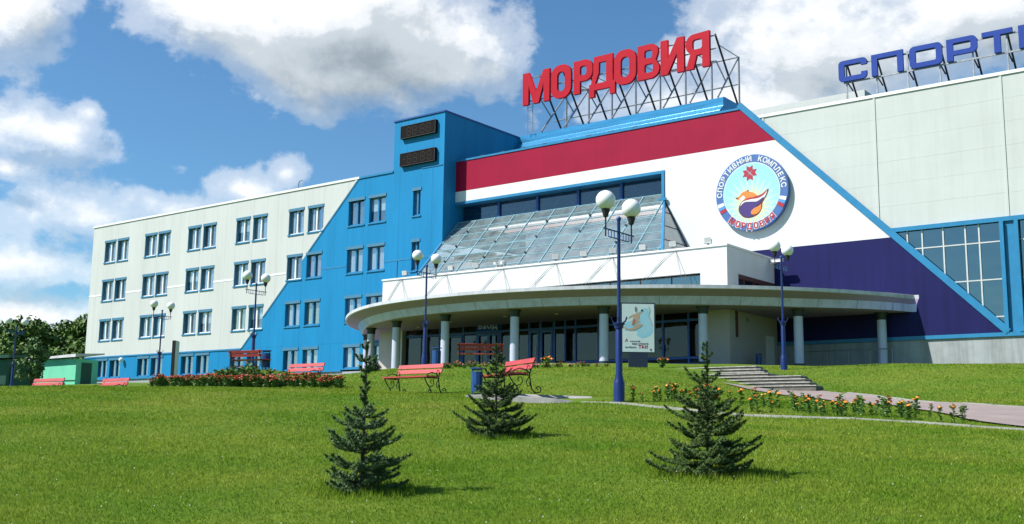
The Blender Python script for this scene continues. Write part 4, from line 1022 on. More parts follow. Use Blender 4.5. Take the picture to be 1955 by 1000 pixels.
# ================================================================== small fittings
FL = [(774, 523), (816, 516), (862, 510), (909, 505), (959, 502), (1061, 492), (1115, 487), (1170, 482), (1228, 474), (1285, 469), (1352, 463)]
names = ['first', 'second', 'third', 'fourth', 'fifth', 'sixth', 'seventh', 'eighth', 'ninth', 'tenth', 'eleventh']
fl0 = None
for k, (px, py) in enumerate(FL):
    p = onY(px, py, YP+.15); x = p[0]
    lab = 'white floodlight on the pavilion parapet, %s from the left end' % names[k]
    t = thing('floodlight', (x, YP+.15, TOPZ+.102), lab, 'floodlight', 'floodlights along the pavilion parapet', rz=math.radians(random.uniform(-15, 15)+8)); t.scale = (1.3,)*3
    if fl0 is None:
        b = MB(); b.box(-.03, .03, -.03, .03, 0, .10).box(-.15, .15, -.02, .02, .09, .11).box(-.155, -.14, -.02, .02, .10, .26).box(.14, .155, -.02, .02, .10, .26); f1 = b.mesh('bracket', STEEL)
        b = MB(); b.add([(-.135, -.08, .12), (.135, -.08, .12), (.135, -.12, .32), (-.135, -.12, .32), (-.09, .12, .16), (.09, .12, .16), (.09, .10, .30), (-.09, .10, .30)], [(3, 2, 1, 0), (4, 5, 6, 7), (0, 1, 5, 4), (1, 2, 6, 5), (2, 3, 7, 6), (3, 0, 4, 7)]); f2 = b.mesh('lamp_head', PAINTW)
        b = MB(); b.add([(-.115, -.0845, .135), (.115, -.0845, .135), (.115, -.1205, .305), (-.115, -.1205, .305)], [(3, 2, 1, 0)]); f3 = b.mesh('lens', mat('frosted_lens', (.55, .56, .56), .3))
        fl0 = 1
    link('bracket', f1, t); h = link('lamp_head', f2, t); link('lens', f3, h)
t = thing('camera_bank', (-39.2, YP+.15, TOPZ+.102), 'pair of small white cameras between floodlights on the pavilion parapet', 'camera')
b = MB()
for x in (-.25, .25): b.tube([(x, 0, 0), (x, 0, .22)], .025, 6).box(x-.07, x+.07, -.2, .14, .2, .32)
b.build('camera_body', PAINTW, t)
t = thing('security_camera', (XR+.05, YB-.6, 9.35), 'white security camera on a bracket at the rear corner of the pavilion side wall', 'camera')
b = MB(); b.box(.0, .3, -.04, .04, -.04, .03); b.build('bracket', PAINTW, t)
b = MB(); b.box(.1, .75, -.2, .0, .03, .17).box(.08, .8, -.22, .02, .171, .19); b.build('camera_body', PAINTW, t)
CABLE = mat('weathered_cable', (.13, .125, .11), .7)
tops = [onY(px, py, YP)[0] for px, py in [(768, 530), (853, 522), (961, 515), (1062, 508), (1170, 494), (1290, 478)]]
for k, x in enumerate(tops):
    t = thing('cable', (x, YP-.03, TOPZ), 'thin light cable swagged from the parapet fascia, %s from the left' % names[k], 'cable', 'cables hanging on the pavilion fascia')
    b = MB(); zb = -1.95
    for (dx, sag, mid) in ((-2.6, .35, 1), (-2.2, .25, 1), (.45, .05, 0), (.8, .03, 0)):
        if x+dx < XL: dx = XL-x+.1
        pts = []
        for i in range(9):
            u = i/8; pts.append((dx*u, -.02, zb*u*(1 if not mid else (u**.8))-sag*math.sin(PI*u)*(1 if mid else .2)+.05))
        b.tube(pts, .009, 4)
    b.tube([(-.0, -.02, .05), (-.0, .2, .13)], .013, 4)
    b.build('cable_run', CABLE, t)
# entrance board
t = thing('entrance_sign', (-40.05, YG-.08, 5.95), 'blue board reading ВХОД above the entrance doors', 'sign')
mb = MB(); mb.box(-.86, .86, -.07, -.0, .09, .72); mb.build('board', mat('entry_board_blue', (.02, .07, .60), .8, spec=.05), t)
mb = MB(); mb.box(-.86, .86, -.085, -.071, .09, .115).box(-.86, .86, -.085, -.071, .695, .72); mb.build('border', BLUETRIM, t)
me = text_mesh('lettering', 'ВХОД', .50, .01, .012); me.materials.append(mat('entry_letters', (.62, .62, .80), .6)); link('lettering', me, t, (0, -.078, .24))
# wall lamp on the blue base
p = onY(232, 690, YA-.2); t = thing('wall_lamp', (p[0], YA-.002, p[2]), 'small white globe lamp on the blue base of the office wing', 'lamp')
MB().box(-.04, .04, -.2, 0, -.03, .03).build('arm', PAINTW, t); MB().ball((0, -.26, .14), .20, 8).build('globe', GLOBE, t, smooth=True)
# antenna on the office roof
p = onY(570, 358, YA+2); t = thing('roof_antenna', (p[0], YA+2, 18.02), 'thin bent antenna rod on the cream office roof', 'antenna')
MB().tube([(0, 0, 0), (0, 0, 1.35), (.12, 0, 1.5), (.36, 0, 1.5)], .035, 6).build('rod', STEEL, t)

# ================================================================== stairs in the lawn
ys_px = [744.6, 738, 731, 725.5, 720, 715.5, 711, 706, 700]
Yst = [30.9, 31.22, 31.54, 31.86, 32.18, 33.35, 33.67, 33.99, 34.3]
zs = [onY(1430, yy_, Y_)[2] for yy_, Y_ in zip(ys_px, Yst)]
zs = list(np.linspace(zs[0], zs[4], 5))+list(np.linspace(zs[4], zs[8], 5))[1:]
rx = [1558, 1546, 1537, 1529, 1466, 1458, 1452, 1444]; lx = [1362, 1366, 1370, 1374, 1308, 1301, 1294, 1287]
st = thing('garden_stairs', (-15, 31, zs[0]), 'stone stairs with worn white nosings climbing the lawn to the canopy', 'stairs')
for i in range(8):
    y0, y1 = Yst[i], Yst[i+1]; z = zs[i+1]
    xa = onY(lx[i], ys_px[i], y0)[0]; xb = onY(rx[i], ys_px[i], y0)[0]
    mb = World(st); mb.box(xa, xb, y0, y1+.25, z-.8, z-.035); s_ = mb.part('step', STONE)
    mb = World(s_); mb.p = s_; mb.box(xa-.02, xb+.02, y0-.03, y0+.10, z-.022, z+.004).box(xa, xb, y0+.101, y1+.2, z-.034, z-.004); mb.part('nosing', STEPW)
# concrete pad under the right hand bench
YPD = 20.3; a_, b_ = onY(888, 754, YPD), onY(1060, 760.5, YPD); c_ = onY(1075, 771, YPD)
pad = MB(); pad.slab([(a_[0], YPD), (b_[0], YPD), (c_[0], YPD+.05), (c_[0]-.05, 21.6), (b_[0], 21.8), (a_[0], 21.9)], .1, [a_[2], b_[2], c_[2], c_[2]+.05, b_[2]+.1, a_[2]+.1]); o = pad.build('bench_pad', mat('dark_concrete', (.24, .235, .225), .9, var=.35, scale=3, bump=.4, bscale=25))
tag(o, 'raised concrete pad beside the kerb under the red bench', 'slab')

# ================================================================== street lamps
lampm = None
def street_lamp(px, py, s, label, H=None):
    global lampm
    p = at(px, py, s); z = gz(p[0], p[1])-.02
    t = thing('street_lamp', (p[0], p[1], z), label, 'street lamp', 'twin globe lamps on the lawn', rz=math.radians(random.uniform(-3, 3)))
    if lampm is None:
        a = MB().lathe([(.12, -.3), (.12, .42), (.11, .45), (.075, .62), (.074, 1.62), (.055, 1.66), (.04, 1.8), (.037, 4.0)], 14).mesh('pole', POLEBLUE, smooth=50)
        b = MB(); b.lathe([(.074, 1.60), (.10, 1.61), (.10, 1.66), (.13, 1.70), (.13, 1.72), (.04, 1.74)], 12)
        for w_ in range(6): q = w_*PI/3; b.tube([(.09*math.cos(q), .09*math.sin(q), 1.72), (.16*math.cos(q), .16*math.sin(q), 1.76), (.20*math.cos(q), .20*math.sin(q), 1.85)], .012, 4)
        b = b.mesh('collar', POLEBLUE, smooth=50)
        c = MB(); c.ball((0, 0, 4.03), .055, 8); c = c.mesh('finial', DKBLUE, smooth=True)
        d = MB(); d.tube([(0, -.62, 3.73), (0, .62, 3.73)], .017, 6).tube([(0, -.42, 3.57), (0, .42, 3.57)], .013, 6)
        for y in (-.42, -.3, -.18, .18, .3, .42): d.tube([(0, y, 3.57), (0, y, 3.73)], .011, 4)
        d = d.mesh('crossbar', DKBLUE)
        hold = MB(); hold.tube([(0, 0, -.14), (0, 0, .30)], .018, 6).lathe([(.018, .27), (.05, .29), (.095, .44), (.095, .47), (.0001, .47)], 12); hold = hold.mesh('globe_holder', BLACK, smooth=40)
        gl = MB().ball((0, 0, .655), .215, 14).mesh('globe', GLOBE, smooth=True)
        lampm = (a, b, c, d, hold, gl)
    a, b, c, d, hold, gl = lampm
    link('pole', a, t); link('collar', b, t); link('finial', c, t); cb = link('crossbar', d, t)
    for y in (-.53, .53): h = link('globe_holder', hold, t, (0, y, 3.70)); link('globe', gl, h)
    return t
street_lamp(1182, 765, 23.6, 'nearest blue twin globe lamp, standing on the lawn in front of the poster board')
street_lamp(1497, 706, 38.4, 'blue twin globe lamp right of the top of the garden stairs')
street_lamp(810, 700, 42.4, 'blue twin globe lamp beside the blue bin in front of the canopy left of centre')
street_lamp(481, 712, 48.5, 'blue twin globe lamp rising behind the tall red flower bed')
street_lamp(301, 731, 60, 'blue twin globe lamp in front of the cream office wing by the info pylon')
street_lamp(21, 747, 67, 'distant twin globe lamp before the dark trees, far left')

# ================================================================== benches
benchm = None
def spiral(cx, cz, r0, r1, a0, a1, n=12): return [(0, cx+(r0+(r1-r0)*i/n)*math.cos(math.radians(a0+(a1-a0)*i/n)), cz+(r0+(r1-r0)*i/n)*math.sin(math.radians(a0+(a1-a0)*i/n))) for i in range(n+1)]
def bench(x, y, rz, label, sink=0.0):
    global benchm
    t = thing('park_bench', (x, y, gz(x, y)-sink), label, 'bench', 'red plank benches on the lawn', rz=rz)
    Lh = .86
    if benchm is None:
        fr = MB(); r = .016
        # rear leg sweeping up into the back, foot curled outwards
        fr.tube([(0, .47+.0, .09)]+[(0, .47+.075*math.cos(math.radians(a)), .085+.075*math.sin(math.radians(a))) for a in range(150, -181, -30)][0:8]+[(0, .36, .005)], r*.85, 6)
        fr.tube([(0, .40, .0), (0, .30, .10), (0, .24, .42), (0, .29, .60), (0, .37, .84), (0, .41, .86)], r, 6)
        # front leg and its scroll
        fr.tube([(0, -.30, .42), (0, -.18, .24), (0, -.10, .17), (0, -.02, .02), (0, -.06, .0)], r, 6)
        fr.tube([(0, -.10, .17), (0, .0, .19), (0, .07, .28), (0, .03, .38), (0, -.05, .37), (0, -.06, .30), (0, -.02, .28)], r*.8, 6)
        fr.tube([(0, -.06, .0), (0, -.12, .02), (0, -.14, .07), (0, -.10, .10), (0, -.07, .07)], r*.8, 6)
        fr.tube([(0, -.31, .43), (0, .26, .43)], r, 6)
        # arm rest
        fr.tube([(0, -.26, .44), (0, -.18, .53), (0, -.02, .585), (0, .12, .56), (0, .26, .47)], r*.9, 6)
        fr.tube([(0, .25, .46), (0, .16, .56), (0, .20, .66), (0, .28, .62), (0, .25, .55)], r*.8, 6)
        fr.tube([(0, .24, .40), (0, .16, .28), (0, .19, .16), (0, .26, .18), (0, .24, .25)], r*.8, 6)
        fr = fr.mesh('side_frame', IRON, smooth=60)
        sp_ = []
        for (y0, z0, y1, z1) in ((-.32, .445, -.17, .45), (-.15, .451, .0, .452), (.02, .452, .17, .45)):
            b = MB(); v = [(sx, yy2, zz2) for sx in (-Lh-.06, Lh+.06) for yy2, zz2 in ((y0, z0), (y1, z1), (y1, z1+.036), (y0, z0+.036))]
            b.add(v, [(0, 1, 2, 3), (7, 6, 5, 4), (0, 4, 5, 1), (1, 5, 6, 2), (2, 6, 7, 3), (3, 7, 4, 0)]); sp_.append(b.mesh('seat_plank', BENCHRED))
        bp = []
        for (z0, z1) in ((.585, .695), (.735, .845)):
            b = MB(); f = lambda z: .275+(z-.6)*.37-.03
            v = [(sx, yy2, zz2) for sx in (-Lh-.06, Lh+.06) for yy2, zz2 in ((f(z0), z0), (f(z0)+.032, z0-.008), (f(z1)+.032, z1-.008), (f(z1), z1))]
            b.add(v, [(0, 1, 2, 3), (7, 6, 5, 4), (0, 4, 5, 1), (1, 5, 6, 2), (2, 6, 7, 3), (3, 7, 4, 0)]); bp.append(b.mesh('back_plank', BENCHRED))
        benchm = (fr, sp_, bp)
    fr, sp_, bp = benchm
    for sx in (-Lh+.04, Lh-.04): link('side_frame', fr, t, (sx, 0, 0))
    for m_ in sp_: link('seat_plank', m_, t)
    for m_ in bp: link('back_plank', m_, t)
    return t
def pxy(x, y, s): p = at(x, y, s); return p[0], p[1]
x, y = pxy(786, 748, 31); bench(x, y, math.radians(-4), 'red plank bench on the open lawn left of the small spruce and blue bin')
x, y = pxy(968, 752, 26.9); bench(x, y, math.radians(-30), 'red plank bench on the concrete pad, partly behind a small spruce', sink=-.04)
x, y = pxy(917, 698, 43); bench(x, y, math.radians(180+37), 'dark red bench seen from behind in front of the entrance doors')
x, y = pxy(569, 742, 37); bench(x, y, math.radians(-2), 'red bench behind the low end of the red flower bed')
x, y = pxy(476, 706, 47); bench(x, y, math.radians(180+9), 'small far red bench seen over the top of the flower bed')
x, y = pxy(75, 765, 40); bench(x, y, math.radians(4), 'leftmost bench, only its red back planks showing over the grass crest')
x, y = pxy(203, 765, 41); bench(x, y, math.radians(-2), 'bench by the left corner of the office, red back planks over the crest')

# ================================================================== bins
binm = None
def bin_(x, y, label, rz=0, s=1.0):
    global binm
    t = thing('litter_bin', (x, y, gz(x, y)), label, 'bin', 'blue litter bins', rz=rz)
    if binm is None:
        b = MB(); b.slab([(-.13, -.11), (-.05, -.16), (.05, -.16), (.13, -.11), (.13, .12), (-.13, .12)], .10, .66); body = b.mesh('body', BINBLUE)
        b = MB()
        for x_ in (-.145, .145): b.box(x_-.014, x_+.014, -.02, .02, -.1, .74)
        b.box(-.131, .131, -.02, .02, .70, .74).box(-.131, .131, -.02, .02, .03, .06); stand = b.mesh('stand', BINBLUE)
        b = MB(); b.box(-.17, .17, -.15, .13, .745, .775); lid = b.mesh('lid', BINBLUE)
        b = MB(); b.slab([(-.11, -.095), (-.045, -.14), (.045, -.14), (.11, -.095), (.11, .10), (-.11, .10)], .655, .664); hole = b.mesh('opening', BLACK)
        binm = (body, stand, lid, hole)
    bo = link('body', binm[0], t); link('opening', binm[3], bo); link('stand', binm[1], t); link('lid', binm[2], t)
    t.scale = (s, s, s); return t
x, y = pxy(910, 750, 27.6); bin_(x, y, 'blue bin at the left end of the concrete bench pad', math.radians(15), .88)
x, y = pxy(833, 699, 43.5); bin_(x, y, 'blue bin with pale lid beside the lamp in front of the canopy', math.radians(10))
t = bin_(-23.9, 51.4, 'blue bin against the beige pavilion wall under the canopy', math.radians(20), .95); t.location.z = ZPL
x, y = pxy(507, 706, 47); bin_(x, y, 'dark blue bin right of the far bench behind the flower bed', math.radians(25), 1.1)

# ================================================================== poster stand
x, y = pxy(1218, 706, 39.6); z = gz(x, y)
t = thing('poster_stand', (x, y, z-.05), 'poster board on a dark plinth asking about sport, beside the near lamp', 'poster stand', rz=YAW)
MB().box(-.34, .34, -.12, .12, -.2, .62).build('plinth', mat('stand_dark_blue', (.012, .022, .05), .5), t)
MB().box(-.63, .63, -.10, .10, .62, 2.46).build('case', mat('stand_frame', (.015, .025, .05), .45), t)
pf = MB().box(-.585, .585, -.106, -.1005, .665, 2.415).build('poster', POSTERW, t)
def pp(name, pts, mt, layer, k=3): 
    mb = MB(); mb.prism(smooth_loop(pts, k) if k else pts, -.108-.002*layer, -.1065-.002*layer); mb.build(name, mt, pf)
def pn(l): return [(-.585+(px-270)/440*1.17, 2.415-(py-165)/670*1.75) for px, py in l]
pp('blue_wash', pn([(330, 420), (400, 400), (470, 300), (560, 230), (620, 230), (650, 330), (680, 450), (690, 560), (620, 620), (540, 640), (470, 600), (480, 550), (380, 530), (310, 540), (300, 480)]), POSTERB, 0)
pp('figure_arm', pn([(350, 375), (390, 330), (460, 300), (500, 285), (545, 260), (550, 275), (520, 310), (480, 325), (410, 345)]), TAN, 1, 2)
pp('figure_body', pn([(430, 320), (500, 310), (510, 350), (490, 390), (520, 410), (470, 430), (430, 470), (400, 450), (420, 390)]), TAN, 2, 2)
pp('figure_legs', pn([(300, 480), (350, 510), (420, 500), (470, 450), (520, 440), (550, 460), (500, 500), (440, 530), (360, 535), (310, 510)]), TAN, 3, 2)
pp('figure_shirt', pn([(420, 390), (450, 380), (445, 430), (410, 460)]), mat('poster_rust', (.45, .16, .11), .6), 4, 2)
pp('figure_head', pn([(450, 215), (465, 205), (470, 225), (465, 270), (450, 270)]), mat('poster_brown', (.18, .11, .08), .6), 4)
pp('figure_glove', pn([(530, 248), (550, 240), (556, 262), (538, 268)]), BLACK, 4)
pp('scribble', [(u, v) for u, v in pn([(640, 200), (660, 260), (640, 330), (670, 400), (690, 470), (684, 474), (662, 402), (632, 330), (650, 262), (634, 203)])], PLINTH, 1, 0)
def ptxt(s, wpx, px, py, mt, bold, hpx):
    me = text_mesh('lettering', s, .1, .002, bold*.6, 'LEFT'); me.materials.append(mt); q = pn([(px, py)])[0]
    co = np.array([v.co for v in me.vertices]); me.transform(Matrix.Diagonal((wpx/440*1.17/(co[:, 0].max()-co[:, 0].min()), 1, hpx/670*1.75/(co[:, 2].max()-max(0, co[:, 2].min())), 1)))
    link('lettering', me, pf, (q[0], -.109, q[1]))
NAVY = mat('poster_navy', (.10, .06, .10), .6)
ptxt('А', 44, 310, 697, CRIMSON, .004, 46); ptxt('какой', 135, 378, 697, NAVY, .003, 22); ptxt('вид спорта', 220, 405, 733, NAVY, .003, 22); ptxt('выбрал', 150, 312, 782, NAVY, .003, 26); ptxt('ТЫ?', 132, 490, 786, CRIMSON, .006, 46)
pp('stamp', [(.46+.035*math.cos(a*PI/4), .745+.045*math.sin(a*PI/4)) for a in range(8)], NAVY, 1, 0)

# slim info pylon by the office wing
x, y = pxy(331, 731, 55); t = thing('info_pylon', (x, y, gz(x, y)), 'slim dark info pylon with a white edge in front of the office wing', 'sign', rz=math.radians(40))
MB().box(-.09, .09, -.12, .12, -.2, .35).build('foot', BLACK, t); MB().box(-.085, .085, -.34, .34, .3, 2.25).build('panel', BLACK, t); MB().box(.086, .10, -.33, .34, .34, 2.22).build('face', PAINTW, t)
# guard rail under the canopy
t = thing('guard_rail', (-20.2, 53.9, ZPL), 'thin grey guard rail standing under the right part of the canopy', 'railing')
b = MB(); b.tube([(-2.2, 0, .95), (2.2, 0, .95)], .025, 6); b.build('rail', STEEL, t)
for x_ in (-2.2, -1.1, 0, 1.1, 2.2): MB().tube([(x_, 0, 0), (x_, 0, .93)], .02, 6).build('baluster', STEEL, t)

# ================================================================== sheds far left
x, y = -89.3, 51.5
def shed(px0, px1, yb, yt, s, wallm, roofm, label, rz, L, Wd, H):
    p = at((px0+px1)/2, yb, s); t = thing('shed', (p[0], p[1], gz(p[0], p[1])-.2), label, 'shed', rz=rz)
    MB().box(-L/2, L/2, -Wd/2, Wd/2, 0, H).build('wall', wallm, t)
    b = MB(); b.add([(-L/2-.3, -Wd/2-.35, H-.02), (L/2+.3, -Wd/2-.35, H+.12), (L/2+.3, Wd/2+.3, H+.45), (-L/2-.3, Wd/2+.3, H+.15), (-L/2-.3, -Wd/2-.35, H+.08), (L/2+.3, -Wd/2-.35, H+.35), (L/2+.3, Wd/2+.3, H+.55), (-L/2-.3, Wd/2+.3, H+.25)],
                    [(3, 2, 1, 0), (4, 5, 6, 7), (0, 1, 5, 4), (1, 2, 6, 5), (2, 3, 7, 6), (3, 0, 4, 7)]); b.build('roof', roofm, t)
    MB().box(L/2+.001, L/2+.05, -Wd/2+.5, Wd/2-.6, .1, 1.75).build('door', SHEDD, t)
    MB().box(-L/2, L/2, -Wd/2-.03, -Wd/2-.001, .35, .43).build('batten', SHEDD, t)
    return t
shed(120, 122, 740, 685, 84, SHEDG, SLATE, 'mint green shed with a pale corrugated roof beside the office corner', math.radians(8), 5.0, 2.0, 2.0)
shed(-14, -12, 745, 690, 80, SHEDD, SHEDD, 'dark green shed in the shade of the trees at the left margin', math.radians(33), 4.0, 4, 2.1)

# ================================================================== leafy trees far left
def leafmat(name, c1, c2):
    m = bpy.data.materials.new(name); m.use_nodes = True; N, L = m.node_tree.nodes, m.node_tree.links; b = N['Principled BSDF']; b.inputs['Roughness'].default_value = .6; b.inputs['Specular IOR Level'].default_value = .25
    g = N.new('ShaderNodeNewGeometry'); r = N.new('ShaderNodeValToRGB'); L.new(g.outputs['Random Per Island'], r.inputs[0]); r.color_ramp.elements[0].color = (*c1, 1); r.color_ramp.elements[1].color = (*c2, 1)
    L.new(r.outputs[0], b.inputs['Base Color']); return m
LEAF1 = leafmat('dark_leaf', (.035, .085, .012), (.12, .20, .032)); LEAF2 = leafmat('fresh_leaf', (.05, .11, .03), (.12, .20, .06))
def leaf_cloud(centers, n, leaf, sd):
    r = np.random.default_rng(sd); V = []; F = []
    C = np.array([c[:3] for c in centers]); RR = np.array([c[3] for c in centers]); pr = RR**2/np.sum(RR**2)
    k = r.choice(len(C), n, p=pr); d = r.normal(size=(n, 3)); d /= np.linalg.norm(d, axis=1)[:, None]
    rad = RR[k]*(.45+.6*r.random(n)**.6); pos = C[k]+d*rad[:, None]*np.array([1, 1, .85])
    nn = d+r.normal(size=(n, 3))*.7+np.array([0, 0, .4]); nn /= np.linalg.norm(nn, axis=1)[:, None]
    a = np.cross(nn, r.normal(size=(n, 3))); a /= np.linalg.norm(a, axis=1)[:, None]; b = np.cross(nn, a)
    s = leaf*(.6+.8*r.random(n))[:, None]
    q = np.stack([pos-a*s, pos-b*s*.55, pos+a*s, pos+b*s*.55], 1).reshape(-1, 3)
    return q, np.arange(n*4).reshape(n, 4)
def np_mesh(name, V, F, m):
    me = bpy.data.meshes.new(name); V = np.asarray(V, np.float32); F = np.asarray(F, np.int32); k = F.shape[1]
    me.vertices.add(len(V)); me.vertices.foreach_set('co', V.ravel()); me.loops.add(F.size); me.loops.foreach_set('vertex_index', F.ravel())
    me.polygons.add(len(F)); me.polygons.foreach_set('loop_start', np.arange(0, F.size, k, dtype=np.int32)); me.update()
    for x_ in (m if isinstance(m, (list, tuple)) else [m]): me.materials.append(x_)
    return me
def tree(px, pyb, pyt, s, wid, label, lm, sd, n=2600, leaf=.24):
    p = at(px, pyb, s); zb = gz(p[0], p[1])-.2; top = at(px, pyt, s)[2]; H = top-zb
    r = random.Random(sd)
    t = thing('leafy_tree', (p[0], p[1], zb), label, 'tree', 'trees beyond the office wing')
    tr = MB(); tr.tube([(0, 0, 0), (r.uniform(-.1, .1), r.uniform(-.1, .1), H*.3), (r.uniform(-.3, .3), r.uniform(-.3, .3), H*.75)], [H*.026, H*.02, H*.008], 8)
    cs = []
    for k in range(13):
        hz = H*r.uniform(.22, .9); e = wid*(1-abs(hz/H-.5)*.9); a = r.uniform(0, 2*PI); q = r.uniform(.15, .75)*e
        c = (q*math.cos(a), q*math.sin(a), hz); cs.append((*c, wid*r.uniform(.26, .45)))
        tr.tube([(0, 0, hz*.55), (c[0]*.5, c[1]*.5, hz*.8), c], [H*.010, H*.007, H*.003], 5)
    cs.append((0, 0, H-wid*.33, wid*.34))
    tr.build('trunk', WOOD, t, smooth=True)
    V, F = leaf_cloud(cs, n, leaf, sd); link('crown', np_mesh('crown', V, F, lm), t)
tl = ['dense dark tree behind the sheds, %s' % q for q in ('tallest against the office corner', 'just left of the office corner', 'between the mint shed and the small leafy tree', 'right of the distant lamp globes', 'behind the distant lamp', 'at the left margin of the view', 'low one filling the gap behind the mint shed roof', 'behind the left shed')]
tree(148, 735, 607, 118, 3.8, tl[0], LEAF1, 11); tree(121, 735, 613, 126, 3.6, tl[1], LEAF1, 12); tree(92, 735, 631, 116, 3.6, tl[2], LEAF1, 13)
tree(62, 735, 610, 112, 3.5, tl[3], LEAF1, 14); tree(22, 735, 613, 110, 4.0, tl[4], LEAF1, 15); tree(-22, 735, 606, 108, 4.2, tl[5], LEAF1, 16)
tree(135, 735, 655, 104, 3.4, tl[6], LEAF1, 17); tree(40, 735, 650, 102, 3.6, tl[7], LEAF1, 18)
tree(-75, 735, 600, 112, 4.4, 'dense dark tree outside the left margin of the view', LEAF1, 20)
tree(58, 740, 640, 76, 1.35, 'small fresh green tree standing in front of the mint shed', LEAF2, 19, 1700, .13)

# ================================================================== spruces
NB = leafmat('blue_needles', (.028, .072, .018), (.135, .215, .085)); NG = leafmat('green_needles', (.028, .062, .012), (.12, .19, .05)); NG2 = leafmat('dark_green_needles', (.025, .06, .015), (.075, .13, .035))
def needles(path, per_m, ln, r, wid):
    V = []
    P = [Vector(p) for p in path]
    for a, b in zip(P, P[1:]):
        d = b-a; L_ = d.length
        if L_ < 1e-5: continue
        d = d/L_; o = d.orthogonal().normalized(); o2 = d.cross(o)
        for _ in range(max(1, int(L_*per_m))):
            q = a+(b-a)*r.random(); w_ = r.uniform(0, 2*PI); out = (o*math.cos(w_)+o2*math.sin(w_)); dirn = (out*.85+d*.65+Vector((0, 0, .12))).normalized()
            side = dirn.cross(d); side = side.normalized()*wid if side.length > 1e-4 else o*wid
            l_ = ln*r.uniform(.7, 1.2); V += [q-side, q+side, q+dirn*l_]
    return V
def spruce(px, py, s, H, prof, label, nm, sd, nwh=12):
    r = random.Random(sd); p = at(px, py, s); zb = gz(p[0], p[1])
    t = thing('spruce_sapling', (p[0], p[1], zb-.02), label, 'tree', 'young spruces on the lawn', rz=r.uniform(0, 6))
    tr = MB(); tr.tube([(0, 0, -.1), (0, 0, H*.5), (.01, 0, H*.93)], [.024, .014, .006], 7); tr.build('trunk', WOOD, t, smooth=True)
    V = needles([(0, 0, H*.5), (.005, 0, H*.8), (.01, 0, H)], 1300, .040, r, .0042); link('leader', np_mesh('leader', V, np.arange(len(V)).reshape(-1, 3), nm), t)
    def P(h):
        for (h0, w0), (h1, w1) in zip(prof, prof[1:]):
            if h0 <= h <= h1: return w0+(w1-w0)*(h-h0)/(h1-h0)
        return prof[-1][1]
    hs = []
    for k in range(nwh):
        h = .03+.93*(k/(nwh-1))**1.05
        n = 10 if h < .4 else (9 if h < .55 else (6 if h < .8 else 4))
        hs += [(max(.02, h+r.uniform(-.04, .035)), 2*PI*(i+r.uniform(-.4, .4))/n+k*1.1) for i in range(n)]
    for h, az in hs:
        if h > .985: continue
        l = P(h)*r.choice((r.uniform(.45, .8), r.uniform(.75, 1.0), r.uniform(.85, 1.22)))
        if l < .03: continue
        rise = (.55 if h > .6 else (.25 if h > .25 else .10))+r.uniform(-.16, .14)
        ca, sa = math.cos(az), math.sin(az)
        def pt(u): return Vector((ca*l*u, sa*l*u, max(.02, h*H+l*(rise*u-.30*u*(1-u)*1.2+.10*u*u))))
        path = [pt(i/6) for i in range(7)]
        mb = MB(); mb.tube(path, [.006*(1-i/8)+.001 for i in range(7)], 4)
        NV_ = needles(path[1:], 800, .030, r, .0042)
        ntw = max(2, int(l/.055))
        for i in range(ntw):
            u = .22+.76*(i+.5)/ntw; b0 = pt(u); tl_ = l*.46*(1.05-u)*r.uniform(.8, 1.2)
            for sg_ in (-1, 1):
                dr = Vector((ca*.75-sa*sg_*.8, sa*.75+ca*sg_*.8, .10+r.uniform(-.12, .18))).normalized(); b1 = b0+dr*tl_*.5+Vector((0, 0, -.006)); b2 = b0+dr*tl_+Vector((0, 0, .012))
                mb.tube([b0, b1, b2], [.003, .002, .001], 3, caps=False); NV_ += needles([b0, b1, b2], 700, .029, r, .0042)
        o0 = len(mb.v); mb.add(NV_, [(3*i, 3*i+1, 3*i+2) for i in range(len(NV_)//3)], 1)
        o = mb.build('branch', [WOOD, nm], t, fix=False)
        o.location = (0, 0, 0)
spruce(690, 941, 10.8, 1.47, [(0, .38), (.12, .46), (.3, .40), (.45, .30), (.53, .24), (.57, .05), (.75, .05), (.84, .13), (.92, .10), (1, .02)], 'blue tinged spruce sapling with a long bare leader, nearest at the left', NB, 3)
spruce(946, 836, 16, 1.36, [(0, .50), (.10, .56), (.3, .44), (.5, .30), (.7, .20), (.85, .10), (1, .02)], 'small green spruce sapling in front of the concrete bench pad', NG2, 5)
spruce(1352, 904, 12, 1.45, [(0, .58), (.12, .64), (.3, .46), (.5, .36), (.62, .22), (.72, .20), (.76, .04), (.84, .05), (.88, .10), (.93, .10), (1, .02)], 'broad green spruce sapling in front of the marigold bed at the right', NG, 8, 12)
# clipped dark shrub by the canopy
p = at(713, 727, 42); t = thing('round_shrub', (p[0], p[1], gz(p[0], p[1])-.05), 'small dark clipped evergreen shrub in front of the canopy steps', 'shrub')
V, F = leaf_cloud([(0, 0, .25, .22), (0, 0, .45, .18), (.02, 0, .6, .12), (.1, .05, .2, .18), (-.1, 0, .2, .18)], 2600, .022, 4); link('foliage', np_mesh('foliage', V, F, leafmat('thuja_leaf', (.008, .03, .008), (.03, .07, .02))), t)
MB().tube([(0, 0, 0), (0, 0, .4)], .02, 6).build('trunk', WOOD, t)

